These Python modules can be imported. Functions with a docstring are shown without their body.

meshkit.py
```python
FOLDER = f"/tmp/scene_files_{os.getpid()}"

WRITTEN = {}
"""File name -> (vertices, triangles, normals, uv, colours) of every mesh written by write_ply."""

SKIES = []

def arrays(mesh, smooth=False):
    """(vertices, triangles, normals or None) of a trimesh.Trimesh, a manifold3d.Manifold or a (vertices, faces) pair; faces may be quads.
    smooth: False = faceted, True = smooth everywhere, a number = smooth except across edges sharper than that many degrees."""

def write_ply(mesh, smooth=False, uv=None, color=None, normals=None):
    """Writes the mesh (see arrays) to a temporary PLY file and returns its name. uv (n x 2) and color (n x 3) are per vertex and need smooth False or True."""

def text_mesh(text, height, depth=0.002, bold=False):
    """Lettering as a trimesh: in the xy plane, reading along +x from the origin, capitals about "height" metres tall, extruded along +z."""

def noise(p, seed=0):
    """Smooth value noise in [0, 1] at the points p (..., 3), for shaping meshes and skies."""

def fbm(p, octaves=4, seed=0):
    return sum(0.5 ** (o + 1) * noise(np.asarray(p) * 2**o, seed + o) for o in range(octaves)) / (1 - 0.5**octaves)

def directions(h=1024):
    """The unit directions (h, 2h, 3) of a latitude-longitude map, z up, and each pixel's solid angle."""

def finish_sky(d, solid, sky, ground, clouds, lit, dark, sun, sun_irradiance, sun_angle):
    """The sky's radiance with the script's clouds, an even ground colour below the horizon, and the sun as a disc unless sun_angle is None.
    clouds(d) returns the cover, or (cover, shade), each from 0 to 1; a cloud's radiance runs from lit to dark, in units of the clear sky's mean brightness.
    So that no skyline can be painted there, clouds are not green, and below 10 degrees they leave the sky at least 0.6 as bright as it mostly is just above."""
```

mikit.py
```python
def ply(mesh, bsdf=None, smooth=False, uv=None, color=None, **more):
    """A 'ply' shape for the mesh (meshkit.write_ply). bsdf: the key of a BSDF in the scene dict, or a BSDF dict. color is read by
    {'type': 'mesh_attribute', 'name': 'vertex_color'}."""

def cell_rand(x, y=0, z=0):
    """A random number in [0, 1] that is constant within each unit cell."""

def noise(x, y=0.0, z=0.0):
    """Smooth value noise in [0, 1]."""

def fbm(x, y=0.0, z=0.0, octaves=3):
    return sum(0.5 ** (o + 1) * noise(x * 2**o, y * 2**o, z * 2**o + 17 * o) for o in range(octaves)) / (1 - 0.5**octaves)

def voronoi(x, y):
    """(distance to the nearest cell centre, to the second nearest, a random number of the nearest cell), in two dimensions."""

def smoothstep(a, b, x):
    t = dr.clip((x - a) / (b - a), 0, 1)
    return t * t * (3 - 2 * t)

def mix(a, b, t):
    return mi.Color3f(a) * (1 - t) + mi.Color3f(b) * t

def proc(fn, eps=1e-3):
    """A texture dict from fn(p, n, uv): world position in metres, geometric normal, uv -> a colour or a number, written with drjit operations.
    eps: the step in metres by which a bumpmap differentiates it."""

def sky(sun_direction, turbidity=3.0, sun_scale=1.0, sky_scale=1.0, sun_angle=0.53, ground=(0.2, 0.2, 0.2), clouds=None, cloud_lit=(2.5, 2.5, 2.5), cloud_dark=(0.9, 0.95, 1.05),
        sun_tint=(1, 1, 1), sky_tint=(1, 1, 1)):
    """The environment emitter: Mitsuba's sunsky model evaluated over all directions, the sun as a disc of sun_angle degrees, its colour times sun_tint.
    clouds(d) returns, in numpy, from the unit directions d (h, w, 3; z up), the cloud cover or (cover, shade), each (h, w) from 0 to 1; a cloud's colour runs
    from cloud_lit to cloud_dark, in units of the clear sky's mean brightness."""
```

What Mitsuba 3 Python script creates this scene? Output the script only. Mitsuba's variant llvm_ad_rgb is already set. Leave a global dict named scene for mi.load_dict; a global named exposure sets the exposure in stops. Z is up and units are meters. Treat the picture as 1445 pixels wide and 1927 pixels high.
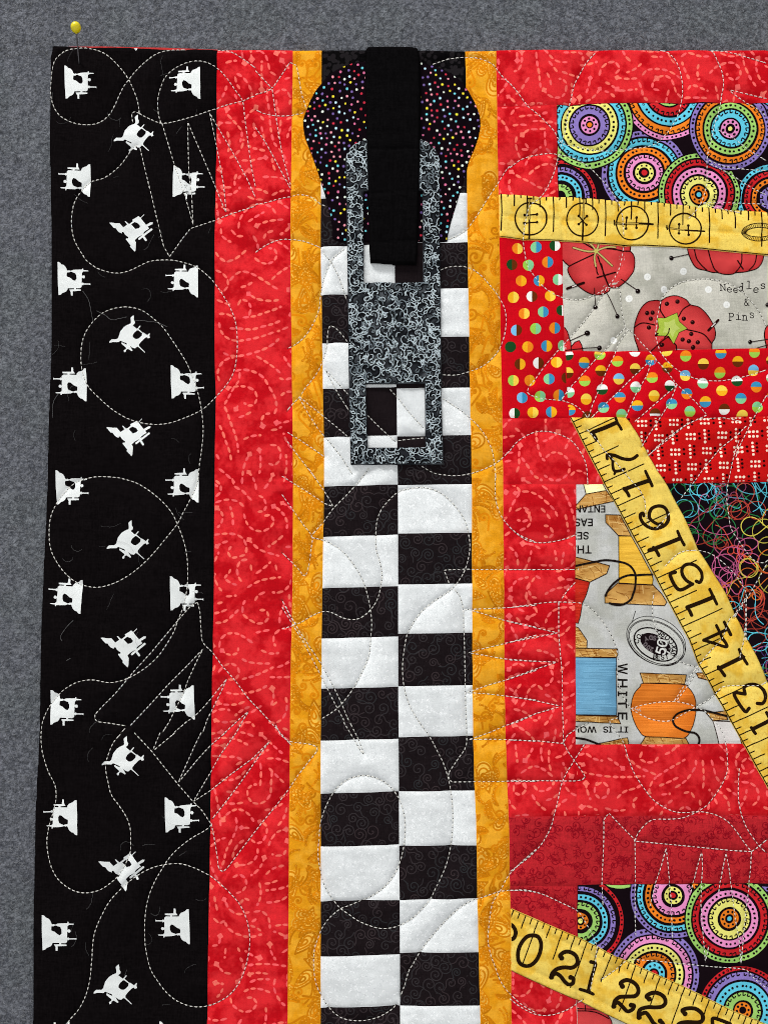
import math
import numpy as np
import mitsuba as mi
import drjit as dr
import trimesh
import shapely
from shapely.geometry import Polygon, LineString, Point, MultiPolygon, box
from shapely import affinity
from scipy import ndimage
from scipy.spatial import Delaunay
import mapbox_earcut
import mikit, meshkit

T = mi.ScalarTransform4f
scene, labels = {}, {}

# ------------------------------------------------------------------ camera, light, exposure
FOC, DIST, PITCH, ROLL = 1882.0, 0.42, math.radians(6.5), math.radians(-0.38)
exposure = 1.2
AX = np.array([0, math.cos(PITCH), math.sin(PITCH)])
UP0 = np.array([0, -math.sin(PITCH), math.cos(PITCH)])
RT0 = np.array([1.0, 0, 0])
UPV = UP0 * math.cos(ROLL) + RT0 * math.sin(ROLL)
RTV = RT0 * math.cos(ROLL) - UP0 * math.sin(ROLL)
CAM = -DIST * AX
scene['camera'] = {'type': 'perspective', 'fov': math.degrees(2 * math.atan(722.5 / FOC)), 'fov_axis': 'x',
                   'near_clip': 0.01, 'far_clip': 20.0,
                   'to_world': T().look_at(origin=CAM.tolist(), target=[0, 0, 0], up=UPV.tolist())}
scene['room_light'] = {'type': 'constant', 'radiance': {'type': 'rgb', 'value': [0.27, 0.273, 0.276]}}


def lamp(key, pos, sx, sy, power, label):
    v = np.array([[-sx, -sy, 0], [sx, -sy, 0], [sx, sy, 0], [-sx, sy, 0]], float)
    m = T().look_at(origin=list(pos), target=[0, 0, 0], up=[0, 0.3, 1])
    scene[key] = {'type': 'rectangle', 'to_world': m @ T().scale([sx, sy, 1]),
                  'emitter': {'type': 'area', 'radiance': {'type': 'rgb', 'value': power}}}
    labels[key] = {'label': label, 'category': 'lamp'}


lamp('ceiling_lamp', (-0.75, -0.95, 1.75), 0.5, 0.16, [16.6, 16.5, 16.2], 'white ceiling lamp panel high above the quilt, out of the picture')

# ------------------------------------------------------------------ the cloth chart: (u, v), 0.22 mm per unit, lies on the wall plane
THICK = 0.0042


def W(uv):
    """A chart point -> (x, z) on the wall."""
    uv = np.asarray(uv, float)
    a, b = (uv[..., 0] - 722.5) / FOC, (963.5 - uv[..., 1]) / FOC
    d = AX + a[..., None] * RTV + b[..., None] * UPV
    t = (-THICK - CAM[1]) / d[..., 1]
    p = CAM + t[..., None] * d
    return p[..., [0, 2]]


def ray_at(u, v, y):
    a, b = (u - 722.5) / FOC, (963.5 - v) / FOC
    d = AX + a * RTV + b * UPV
    return CAM + (y - CAM[1]) / d[1] * d


TL = dict(A=(0, 0, 3.0104), B=(480, 0, 3.0104), C=(960, 0, 2.9794), D=(960, 400, 2.9794), E=(540, 440, 3.4405), F=(960, 760, 2.9794), G=(960, 1100, 2.9794),
          H=(960, 1447, 2.9794), I=(50, 440, 3.0104), J=(50, 900, 3.0104), K=(50, 1380, 2.6417), L=(530, 880, 3.0104), M=(530, 1360, 3.0104),
          a=(110, 110, 18.06), b=(200, 585, 16.06), c=(190, 780, 14.45), n=(1050, 450, 7.225), m=(1245, 450, 7.225), s=(1080, 900, 7.225), r=(1080, 1110, 7.225),
          R=(1170, 1150, 11.115), Q=(1080, 1240, 3.959), X=(940, 360, 5.558), Y=(1190, 360, 5.667), T=(1060, 780, 6.568), U=(1230, 1000, 6.72), V=(950, 1700, 5.78), W=(1195, 1780, 5.78), P=(0, 0, 1))


def q(tile, pts):
    """Points noted in an enlarged part of the chart -> chart points. pts: 'x,y x,y ...' or a list."""
    if isinstance(pts, str):
        pts = [tuple(map(float, t.split(','))) for t in pts.split()]
    x, y, s = TL[tile]
    return np.array(pts, float) / s + [x, y]


def smooth(p, step=2.0, closed=False):
    """Catmull-Rom through the points."""
    p = np.asarray(p, float)
    if len(p) < 3:
        return p
    ext = np.vstack([p[-1], p, p[:2]]) if closed else np.vstack([2 * p[0] - p[1], p, 2 * p[-1] - p[-2]])
    out = []
    for i in range(1, len(ext) - 2):
        n = max(2, int(np.linalg.norm(ext[i + 1] - ext[i]) / step))
        t = np.linspace(0, 1, n, endpoint=False)[:, None]
        a, b, c, d = ext[i - 1:i + 3]
        out.append(0.5 * (2 * b + (c - a) * t + (2 * a - 5 * b + 4 * c - d) * t ** 2 + (3 * b - a - 3 * c + d) * t ** 3))
    if not closed:
        out.append(p[-1:])
    return np.vstack(out)


def lin(c):
    c = np.asarray(c, float) / 255
    return np.where(c <= 0.04045, c / 12.92, ((c + 0.055) / 1.055) ** 2.4)


# ------------------------------------------------------------------ materials
fbm, noise, smoothstep, mix, cell_rand, voronoi = mikit.fbm, mikit.noise, mikit.smoothstep, mikit.mix, mikit.cell_rand, mikit.voronoi


def weave(x, z, k=0.07):
    """Thread-to-thread unevenness of woven cotton; x, z in millimetres."""
    return 1 + k * ((noise(x * 0.35, z * 3.2, 4.0) - 0.5) + (noise(x * 3.2, z * 0.35, 9.0) - 0.5) + 1.2 * (noise(x * 2.2, z * 2.2, 2.0) - 0.5))


def cloth(key, fn):
    scene[key] = {'type': 'twosided', 'bsdf': {'type': 'diffuse', 'reflectance': mikit.proc(lambda p, n, uv: fn(p.x * 1000, p.z * 1000))}}


def L3(c):
    return mi.Color3f(*[float(v) for v in lin(c)])


def felt_fn(x, z):
    f = fbm(x * 0.75, z * 0.75, 3.0, octaves=4)
    g = noise(x * 2.6, z * 2.6, 7.0)
    a = noise(x * 0.9 + 3 * noise(x * .3, z * .3), z * 3.0, 5.0)
    s = smoothstep(0.25, 0.78, 0.55 * f + 0.28 * g + 0.17 * a)
    col = mix(L3((74, 76, 81)), L3((122, 124, 129)), s)
    tint = smoothstep(0.35, 0.75, fbm(x * 0.05, z * 0.05, 1.0))
    col = col * mix(mi.Color3f(0.99, 0.995, 1.03), mi.Color3f(0.975, 1.01, 1.0), tint)
    hair = smoothstep(0.80, 0.93, noise(x * 4.5, z * 0.9, 11.0)) + smoothstep(0.80, 0.93, noise(x * 0.9, z * 4.5, 13.0))
    return col * (1 + 0.22 * hair)


scene['felt'] = {'type': 'twosided', 'bsdf': {'type': 'bumpmap', 'scale': 0.00045, 'arbitrary': mikit.proc(lambda p, n, uv: fbm(p.x * 1400, p.z * 1400, 2.0, octaves=2), eps=2e-4),
                 'bsdf': {'type': 'diffuse', 'reflectance': mikit.proc(lambda p, n, uv: felt_fn(p.x * 1000, p.z * 1000))}}}
scene['felt']['bsdf'] = {k: v for k, v in scene['felt']['bsdf'].items()}


def red_fn(x, z):
    w = fbm(x * 0.16 + 2 * noise(x * .07, z * .07), z * 0.16, 2.0, octaves=4)
    f = fbm(x * 0.7, z * 0.7, 8.0)
    s = smoothstep(0.34, 0.66, 0.75 * w + 0.25 * f)
    return mix(L3((194, 17, 27)), L3((228, 44, 50)), s) * weave(x, z)


def gold_fn(x, z):
    s = smoothstep(0.3, 0.7, fbm(x * 0.3, z * 0.3, 3.0))
    return mix(L3((231, 154, 26)), L3((243, 171, 46)), s) * weave(x, z, 0.09)


def tape_fn(x, z):
    s = smoothstep(0.46, 0.72, fbm(x * 0.22, z * 0.22, 5.0, octaves=4))
    t = smoothstep(0.62, 0.80, fbm(x * 1.1, z * 1.1, 9.0))
    c = mix(L3((245, 212, 100)), L3((234, 188, 66)), s)
    return mix(c, L3((206, 158, 50)), 0.4 * t) * weave(x, z)


def plain(c, k=0.07):
    return lambda x, z: L3(c) * weave(x, z, k)


def spool_bg(x, z):
    return mix(L3((186, 186, 178)), L3((202, 202, 199)), smoothstep(.3, .7, fbm(x * .12, z * .12))) * weave(x, z, 0.09)


cloth('black_cotton', lambda x, z: L3((16, 13, 14)) * weave(x, z, 0.35))
cloth('tab_cotton', lambda x, z: L3((12, 11, 12)) * weave(x, z, 0.35))
cloth('slider_cotton', plain((17, 10, 15)))
cloth('ebony_cotton', lambda x, z: L3((29, 23, 25)) * weave(x, z, 0.2))
cloth('white_cotton', lambda x, z: mix(L3((226, 229, 229)), L3((235, 238, 238)), smoothstep(.3, .7, fbm(x * .2, z * .2))) * weave(x, z, 0.04))
cloth('red_batik', red_fn)
cloth('gold_cotton', gold_fn)
cloth('tape_cotton', tape_fn)
cloth('grey_cotton', lambda x, z: mix(L3((36, 38, 42)), L3((76, 80, 84)), smoothstep(.4, .7, fbm(x * .22, z * .22))) * weave(x, z))
cloth('polka_cotton', plain((205, 14, 28)))
cloth('needle_cotton', lambda x, z: mix(L3((183, 181, 168)), L3((200, 197, 185)), smoothstep(.3, .7, fbm(x * .12, z * .12))) * weave(x, z, 0.12))
cloth('spool_cotton', spool_bg)
cloth('domino_cotton', plain((197, 22, 22), 0.1))
cloth('tangle_cotton', plain((22, 13, 18)))
cloth('crimson_cotton', lambda x, z: L3((184, 38, 45)) * weave(x, z, 0.2))
cloth('backing_cotton', plain((196, 60, 58)))
INK_K = 0.08


scene['ink'] = {'type': 'twosided', 'bsdf': {'type': 'diffuse', 'reflectance': {'type': 'mesh_attribute', 'name': 'vertex_color'}}}
scene['thread'] = {'type': 'twosided', 'bsdf': {'type': 'diffuse', 'reflectance': {'type': 'rgb', 'value': [0.82, 0.80, 0.74]}}}
scene['bobbin'] = {'type': 'twosided', 'bsdf': {'type': 'diffuse', 'reflectance': {'type': 'rgb', 'value': [0.06, 0.055, 0.045]}}}  # dark colour that stands for shade in the needle holes
scene['lint_fibre'] = {'type': 'twosided', 'bsdf': {'type': 'diffuse', 'reflectance': {'type': 'rgb', 'value': [0.22, 0.22, 0.22]}}}
scene['yellow_plastic'] = {'type': 'roughplastic', 'diffuse_reflectance': {'type': 'rgb', 'value': [0.90, 0.74, 0.01]}, 'alpha': 0.12}
scene['pin_steel'] = {'type': 'twosided', 'bsdf': {'type': 'roughconductor', 'material': 'Cr', 'alpha': 0.2, 'specular_reflectance': {'type': 'rgb', 'value': 0.28}}}

# ------------------------------------------------------------------ seams: x(v) or y(u) polylines of the chart
UMAX, VMAX = 1575.0, 2070.0


def line(pts):
    p = np.array(pts, float)
    return lambda t, k=p: np.interp(t, k[:, 1], k[:, 0])


def hline(pts):
    p = np.array(pts, float)
    return lambda t, k=p: np.interp(t, k[:, 0], k[:, 1])


xEdge = line([(95, 79), (91, 100), (90, 150), (89, 260), (92, 400), (93, 500), (92, 650), (87, 800), (85, 900), (78, 1050), (73, 1180), (69, 1380), (61, 1550), (58, 1750), (57, 1927), (54, VMAX)])
xA = line([(408, 80), (406, 300), (403, 450), (403, 650), (405, 760), (403, 900), (402, 1100), (397, 1350), (395, 1500), (393, 1700), (389, 1927), (387, VMAX)])
xB = line([(551, 80), (547, 350), (546, 480), (549, 700), (551, 900), (550, 1100), (546, 1300), (544, 1500), (543, 1700), (541, 1927), (540, VMAX)])
xC = line([(605, 80), (604, 300), (603, 460), (606, 650), (610, 880), (608, 1000), (605, 1200), (603, 1400), (603, 1700), (603, 1927), (603, VMAX)])
xM = line([(741, 80), (742, 450), (747, 800), (749, 950), (749.5, 1300), (750, 1400), (752, 1700), (753, 1927), (754, VMAX)])
xD = line([(876, 80), (878, 300), (880, 460), (884, 700), (888, 900), (889, 1150), (890, 1330), (892, 1450), (896, 1550), (899, 1720), (904, 1927), (907, VMAX)])
xG = line([(934, 80), (936, 250), (939, 400), (943, 650), (947, 880), (949, 1150), (951, 1350), (954, 1450), (958, 1560), (961, 1720), (963, 1927), (965, VMAX)])
xR = lambda v: np.full_like(np.asarray(v, float), UMAX)
yTop = hline([(90, 80), (97, 78.5), (150, 79.5), (260, 83.5), (408, 85.5), (551, 87), (605, 88), (876, 88), (934, 87), (1100, 86), (1445, 87), (UMAX, 88)])


def quad(xl, xr, y0, y1, n=3.0):
    """Region between two upright seams and two level seams (numbers or functions of u)."""
    f0 = y0 if callable(y0) else (lambda u: np.full_like(np.asarray(u, float), y0))
    f1 = y1 if callable(y1) else (lambda u: np.full_like(np.asarray(u, float), y1))

    def corner(x, f):
        v = float(f(np.array([1000.0]))[0])
        for _ in range(4):
            u = float(x(np.array([v]))[0])
            v = float(f(np.array([u]))[0])
        return u, v

    (u00, v00), (u10, v10), (u11, v11), (u01, v01) = corner(xl, f0), corner(xr, f0), corner(xr, f1), corner(xl, f1)
    top = np.linspace(u00, u10, max(2, int((u10 - u00) / n)))
    right = np.linspace(v10, v11, max(2, int((v11 - v10) / n)))
    bot = np.linspace(u11, u01, max(2, int((u11 - u01) / n)))
    left = np.linspace(v01, v00, max(2, int((v01 - v00) / n)))
    pts = np.vstack([np.c_[top, f0(top)][:-1], np.c_[xr(right), right][:-1], np.c_[bot, f1(bot)][:-1], np.c_[xl(left), left][:-1]])
    return Polygon(pts).buffer(0)


outline = Polygon(np.vstack([np.c_[np.linspace(99, UMAX, 300), yTop(np.linspace(99, UMAX, 300))], [[UMAX, VMAX]],
                             np.c_[xEdge(np.linspace(VMAX, 84, 400)), np.linspace(VMAX, 84, 400)], [[92, 81.5], [95, 79.3]]])).buffer(0).buffer(-6).buffer(6)

tape1 = Polygon(np.vstack([q('P', [(938.5, 363), (960, 366), (1049, 369), (1161, 376), (1239, 381), (1349, 389), (1445, 398), (UMAX, 409)]),
                           q('P', [(UMAX, 494), (1445, 481), (1322, 468.5), (1228, 463.5), (1128, 459), (1050, 453.5), (960, 448), (940, 446)])]))
tL = np.array([(1072, 784), (1138, 913), (1210, 1045), (1296, 1206), (1309, 1240), (1369.5, 1350), (1400, 1405), (1445, 1486), (UMAX, 1715)], float)
tR = np.array([(1180, 784), (1205, 824), (1238.6, 887.5), (1255, 911), (1287, 971), (1312.4, 1028.5), (1363, 1112), (1396, 1179.6), (1425, 1238), (1445, 1281), (UMAX, 1530)], float)
tape2 = Polygon(np.vstack([tL, tR[::-1]]))
t3a = np.array([(961, 1710), (1087.5, 1764), (1161, 1802), (1282, 1855), (1380, 1903), (1445, 1929), (UMAX, 1985)], float)
t3b = np.array([(962, 1828.5), (1091, 1887), (1148, 1914), (1250, 1962), (1400, 2032), (1470, VMAX)], float)
tape3 = Polygon(np.vstack([t3a, [[UMAX, VMAX]], t3b[::-1]]))

yR1 = hline([(934, 199), (1048, 195), (1150, 192), (1445, 190), (UMAX, 189)])
yTapeMid = hline([(938, 405), (UMAX, 450)])
xN1 = line([(1048, 190), (1051, 372), (1053, 420)])
xN2 = line([(1058, 400), (1060, 560), (1064, 655), (1067, 720), (1071, 787)])
yNeed = hline([(1000, 659.5), (1064, 659.5), (1240, 659), (1350, 656), (1445, 653.5), (UMAX, 650)])
yPol = hline([(940, 787), (1071, 785.5), (1445, 782.6), (UMAX, 781)])
yRow = hline([(940, 911), (1085, 911), (1260, 909), (1445, 906.5), (UMAX, 905)])
xSp = line([(1085, 905), (1083.5, 1100), (1084, 1402), (1087, 1540)])
ySpB = hline([(1080, 1402), (1400, 1400), (UMAX, 1399)])
yBand = hline([(950, 1538), (1200, 1537), (1445, 1536), (UMAX, 1535)])
yBandB = hline([(950, 1670), (1086, 1670), (1088, 1667), (1445, 1664), (UMAX, 1663)])
xLow = line([(1087, 1660), (1087, 1772), (1086, 1890), (1086, VMAX)])
rightOf2 = Polygon(np.vstack([tR - [20, 0], [[UMAX, 1500], [UMAX, 700], [1160, 700]]])).buffer(0)
leftOf2 = Polygon(np.vstack([tL + [20, 0], [[UMAX, 1735], [UMAX, 1760], [900, 1760], [900, 700], [1092, 700]]])).buffer(0)
above3 = Polygon(np.vstack([t3a + [0, 20], [[UMAX, 1500], [900, 1500], [900, 1705]]])).buffer(0)
below3 = Polygon(np.vstack([t3b - [0, 20], [[UMAX, VMAX - 1], [UMAX, VMAX + 60], [900, VMAX + 60], [900, 1790]]])).buffer(0)

# (name, polygon, material, label)
patches = [
    ('border_strip', quad(xEdge, xA, yTop, VMAX).intersection(outline), 'black_cotton', 'black strip printed with white sewing machines along the left edge'),
    ('red_strip', quad(xA, xB, yTop, VMAX), 'red_batik', 'red strip with dashed pink swirls beside the black border'),
    ('gold_strip', quad(xB, xC, yTop, VMAX), 'gold_cotton', 'gold paisley strip left of the checkered column'),
    ('gold_strip_001', quad(xD, xG, yTop, VMAX), 'gold_cotton', 'gold paisley strip right of the checkered column'),
    ('top_patch', quad(xC, xD, yTop, 285), 'tab_cotton', 'black patch behind the round top of the zipper slider'),
    ('red_strip_001', quad(xG, xR, yTop, yR1), 'red_batik', 'red strip with pink swirls across the top right'),
    ('red_patch', quad(xG, xN1, yR1, yTapeMid), 'red_batik', 'small red patch above the left end of the upper tape'),
    ('medallion_patch', quad(xN1, xR, yR1, yTapeMid), 'tangle_cotton', 'black patch of coloured ring medallions above the upper tape'),
    ('polka_strip', quad(xG, xN2, yTapeMid, yPol), 'polka_cotton', 'red upright strip with dots split left and right'),
    ('needle_patch', quad(xN2, xR, yTapeMid, yNeed), 'needle_cotton', 'grey patch printed with red tomato pincushions'),
    ('polka_strip_001', quad(xN2, xR, yNeed, yPol), 'polka_cotton', 'red level strip with dots split top and bottom'),
    ('red_patch_001', quad(xG, xR, yPol, yRow).intersection(leftOf2), 'red_batik', 'red patch left of the top end of the slanting tape'),
    ('domino_patch', quad(xG, xR, yPol, yRow).intersection(rightOf2), 'domino_cotton', 'red patch with blocks of white and black dots'),
    ('red_strip_002', quad(xG, xSp, yRow, yBand), 'red_batik', 'red strip left of the printed spools'),
    ('spool_patch', quad(xSp, xR, yRow, ySpB).intersection(leftOf2), 'spool_cotton', 'pale grey patch printed with wooden thread spools'),
    ('tangle_patch', quad(xSp, xR, yRow, 1520).intersection(rightOf2), 'tangle_cotton', 'black patch printed with tangled coloured threads'),
    ('red_strip_003', quad(xSp, xR, ySpB, yBand).intersection(leftOf2), 'red_batik', 'red strip under the printed spools'),
    ('crimson_strip', quad(xG, xR, yBand, yBandB), 'crimson_cotton', 'dark red strip with a fine vine print'),
    ('crimson_patch', quad(xG, xLow, yBandB, 1800).intersection(above3), 'crimson_cotton', 'small dark red vine patch above the lower tape'),
    ('medallion_patch_001', quad(xLow, xR, yBandB, 2050).intersection(above3), 'tangle_cotton', 'black patch of coloured ring medallions above the lower tape'),
    ('red_patch_002', quad(xG, xLow, 1800, VMAX).intersection(below3), 'red_batik', 'red patch under the left end of the lower tape'),
    ('needle_patch_001', quad(xLow, xR, 1860, VMAX).intersection(below3), 'needle_cotton', 'grey pincushion patch at the foot of the lower tape'),
]
rowsL = [285, 371, 460, 464.5, 553, 644, 731, 822, 915, 1010, 1107, 1202, 1297, 1395, 1495, 1595, 1699, 1802, 1900, 2002, VMAX]
rowsL = [285, 371, 462, 553, 644, 731, 822, 915, 1010, 1107, 1202, 1297, 1395, 1495, 1595, 1699, 1802, 1900, 2002, VMAX]
rowsR = [285, 364, 456, 543, 635, 730, 820, 912, 1004, 1100, 1193, 1292, 1388, 1491, 1594, 1695, 1796, 1896, 1998, VMAX]


def tilt(y, a, b, u0, u1):
    return hline([(u0, y + a), (u1, y + b)])


squares = []
for i in range(len(rowsL) - 1):
    squares.append((quad(xC, xM, tilt(rowsL[i], 0, -4 * (i > 0), 606, 749), tilt(rowsL[i + 1], 0, -4 * (i < 18), 606, 749)), i % 2 == 0))
for i in range(len(rowsR) - 1):
    squares.append((quad(xM, xD, tilt(rowsR[i], 0, -2 * (i > 0), 749, 888), tilt(rowsR[i + 1], 0, -2 * (i < 18), 749, 888)), i % 2 == 1))
squares[len(rowsL) - 1] = (squares[len(rowsL) - 1][0], False)

slider = Polygon(smooth(np.vstack([q('B', '620,348 550,358 480,385 420,420 375,465 335,515 300,580 280,630 270,690 280,770 300,830 330,905 352,970 375,1040 400,1120 425,1230 440,1310'),
                                   ]), 2).tolist() + q('B', '437,1350 470,1366 520,1368 780,1372 1045,1366 1090,1362').tolist()
                 + smooth(q('B', '1092,1340 1105,1280 1125,1210 1150,1130 1175,1050 1195,980 1215,910 1245,840 1268,770 1278,700 1272,650 1250,590 1215,520 1180,470 1120,420 1060,385 1000,360 935,345'), 2).tolist()).buffer(0)
pull_out = Polygon(np.vstack([smooth(q('P', [(651, 310), (651.5, 292), (662, 277), (687, 264), (738, 260), (789, 264), (815.5, 279), (827, 299), (827.5, 315)]), 2),
                              q('P', [(827.8, 440), (830.7, 750), (834, 873.7), (745, 875), (659.8, 874.5), (656, 700), (652.8, 440)])]))
pull = pull_out.difference(Polygon([(685, 361), (794, 361), (796, 531), (684.5, 532)])).difference(Polygon([(688.5, 723.5), (799, 722), (800.3, 841.5), (692, 842.5)]))
tab = Polygon(np.vstack([smooth(q('P', [(687.6, 118), (688, 100), (692.6, 89), (710, 86), (732.5, 84.7), (760, 85), (779, 87), (787, 95), (790.6, 116)]), 2),
                         q('P', [(791, 180), (790.6, 266), (788, 380), (785, 480), (783, 499.6), (740.6, 499), (697, 495.5), (695.5, 480), (691, 299), (688, 180)])]))
appl = shapely.union_all([slider, pull_out, tab])

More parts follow.
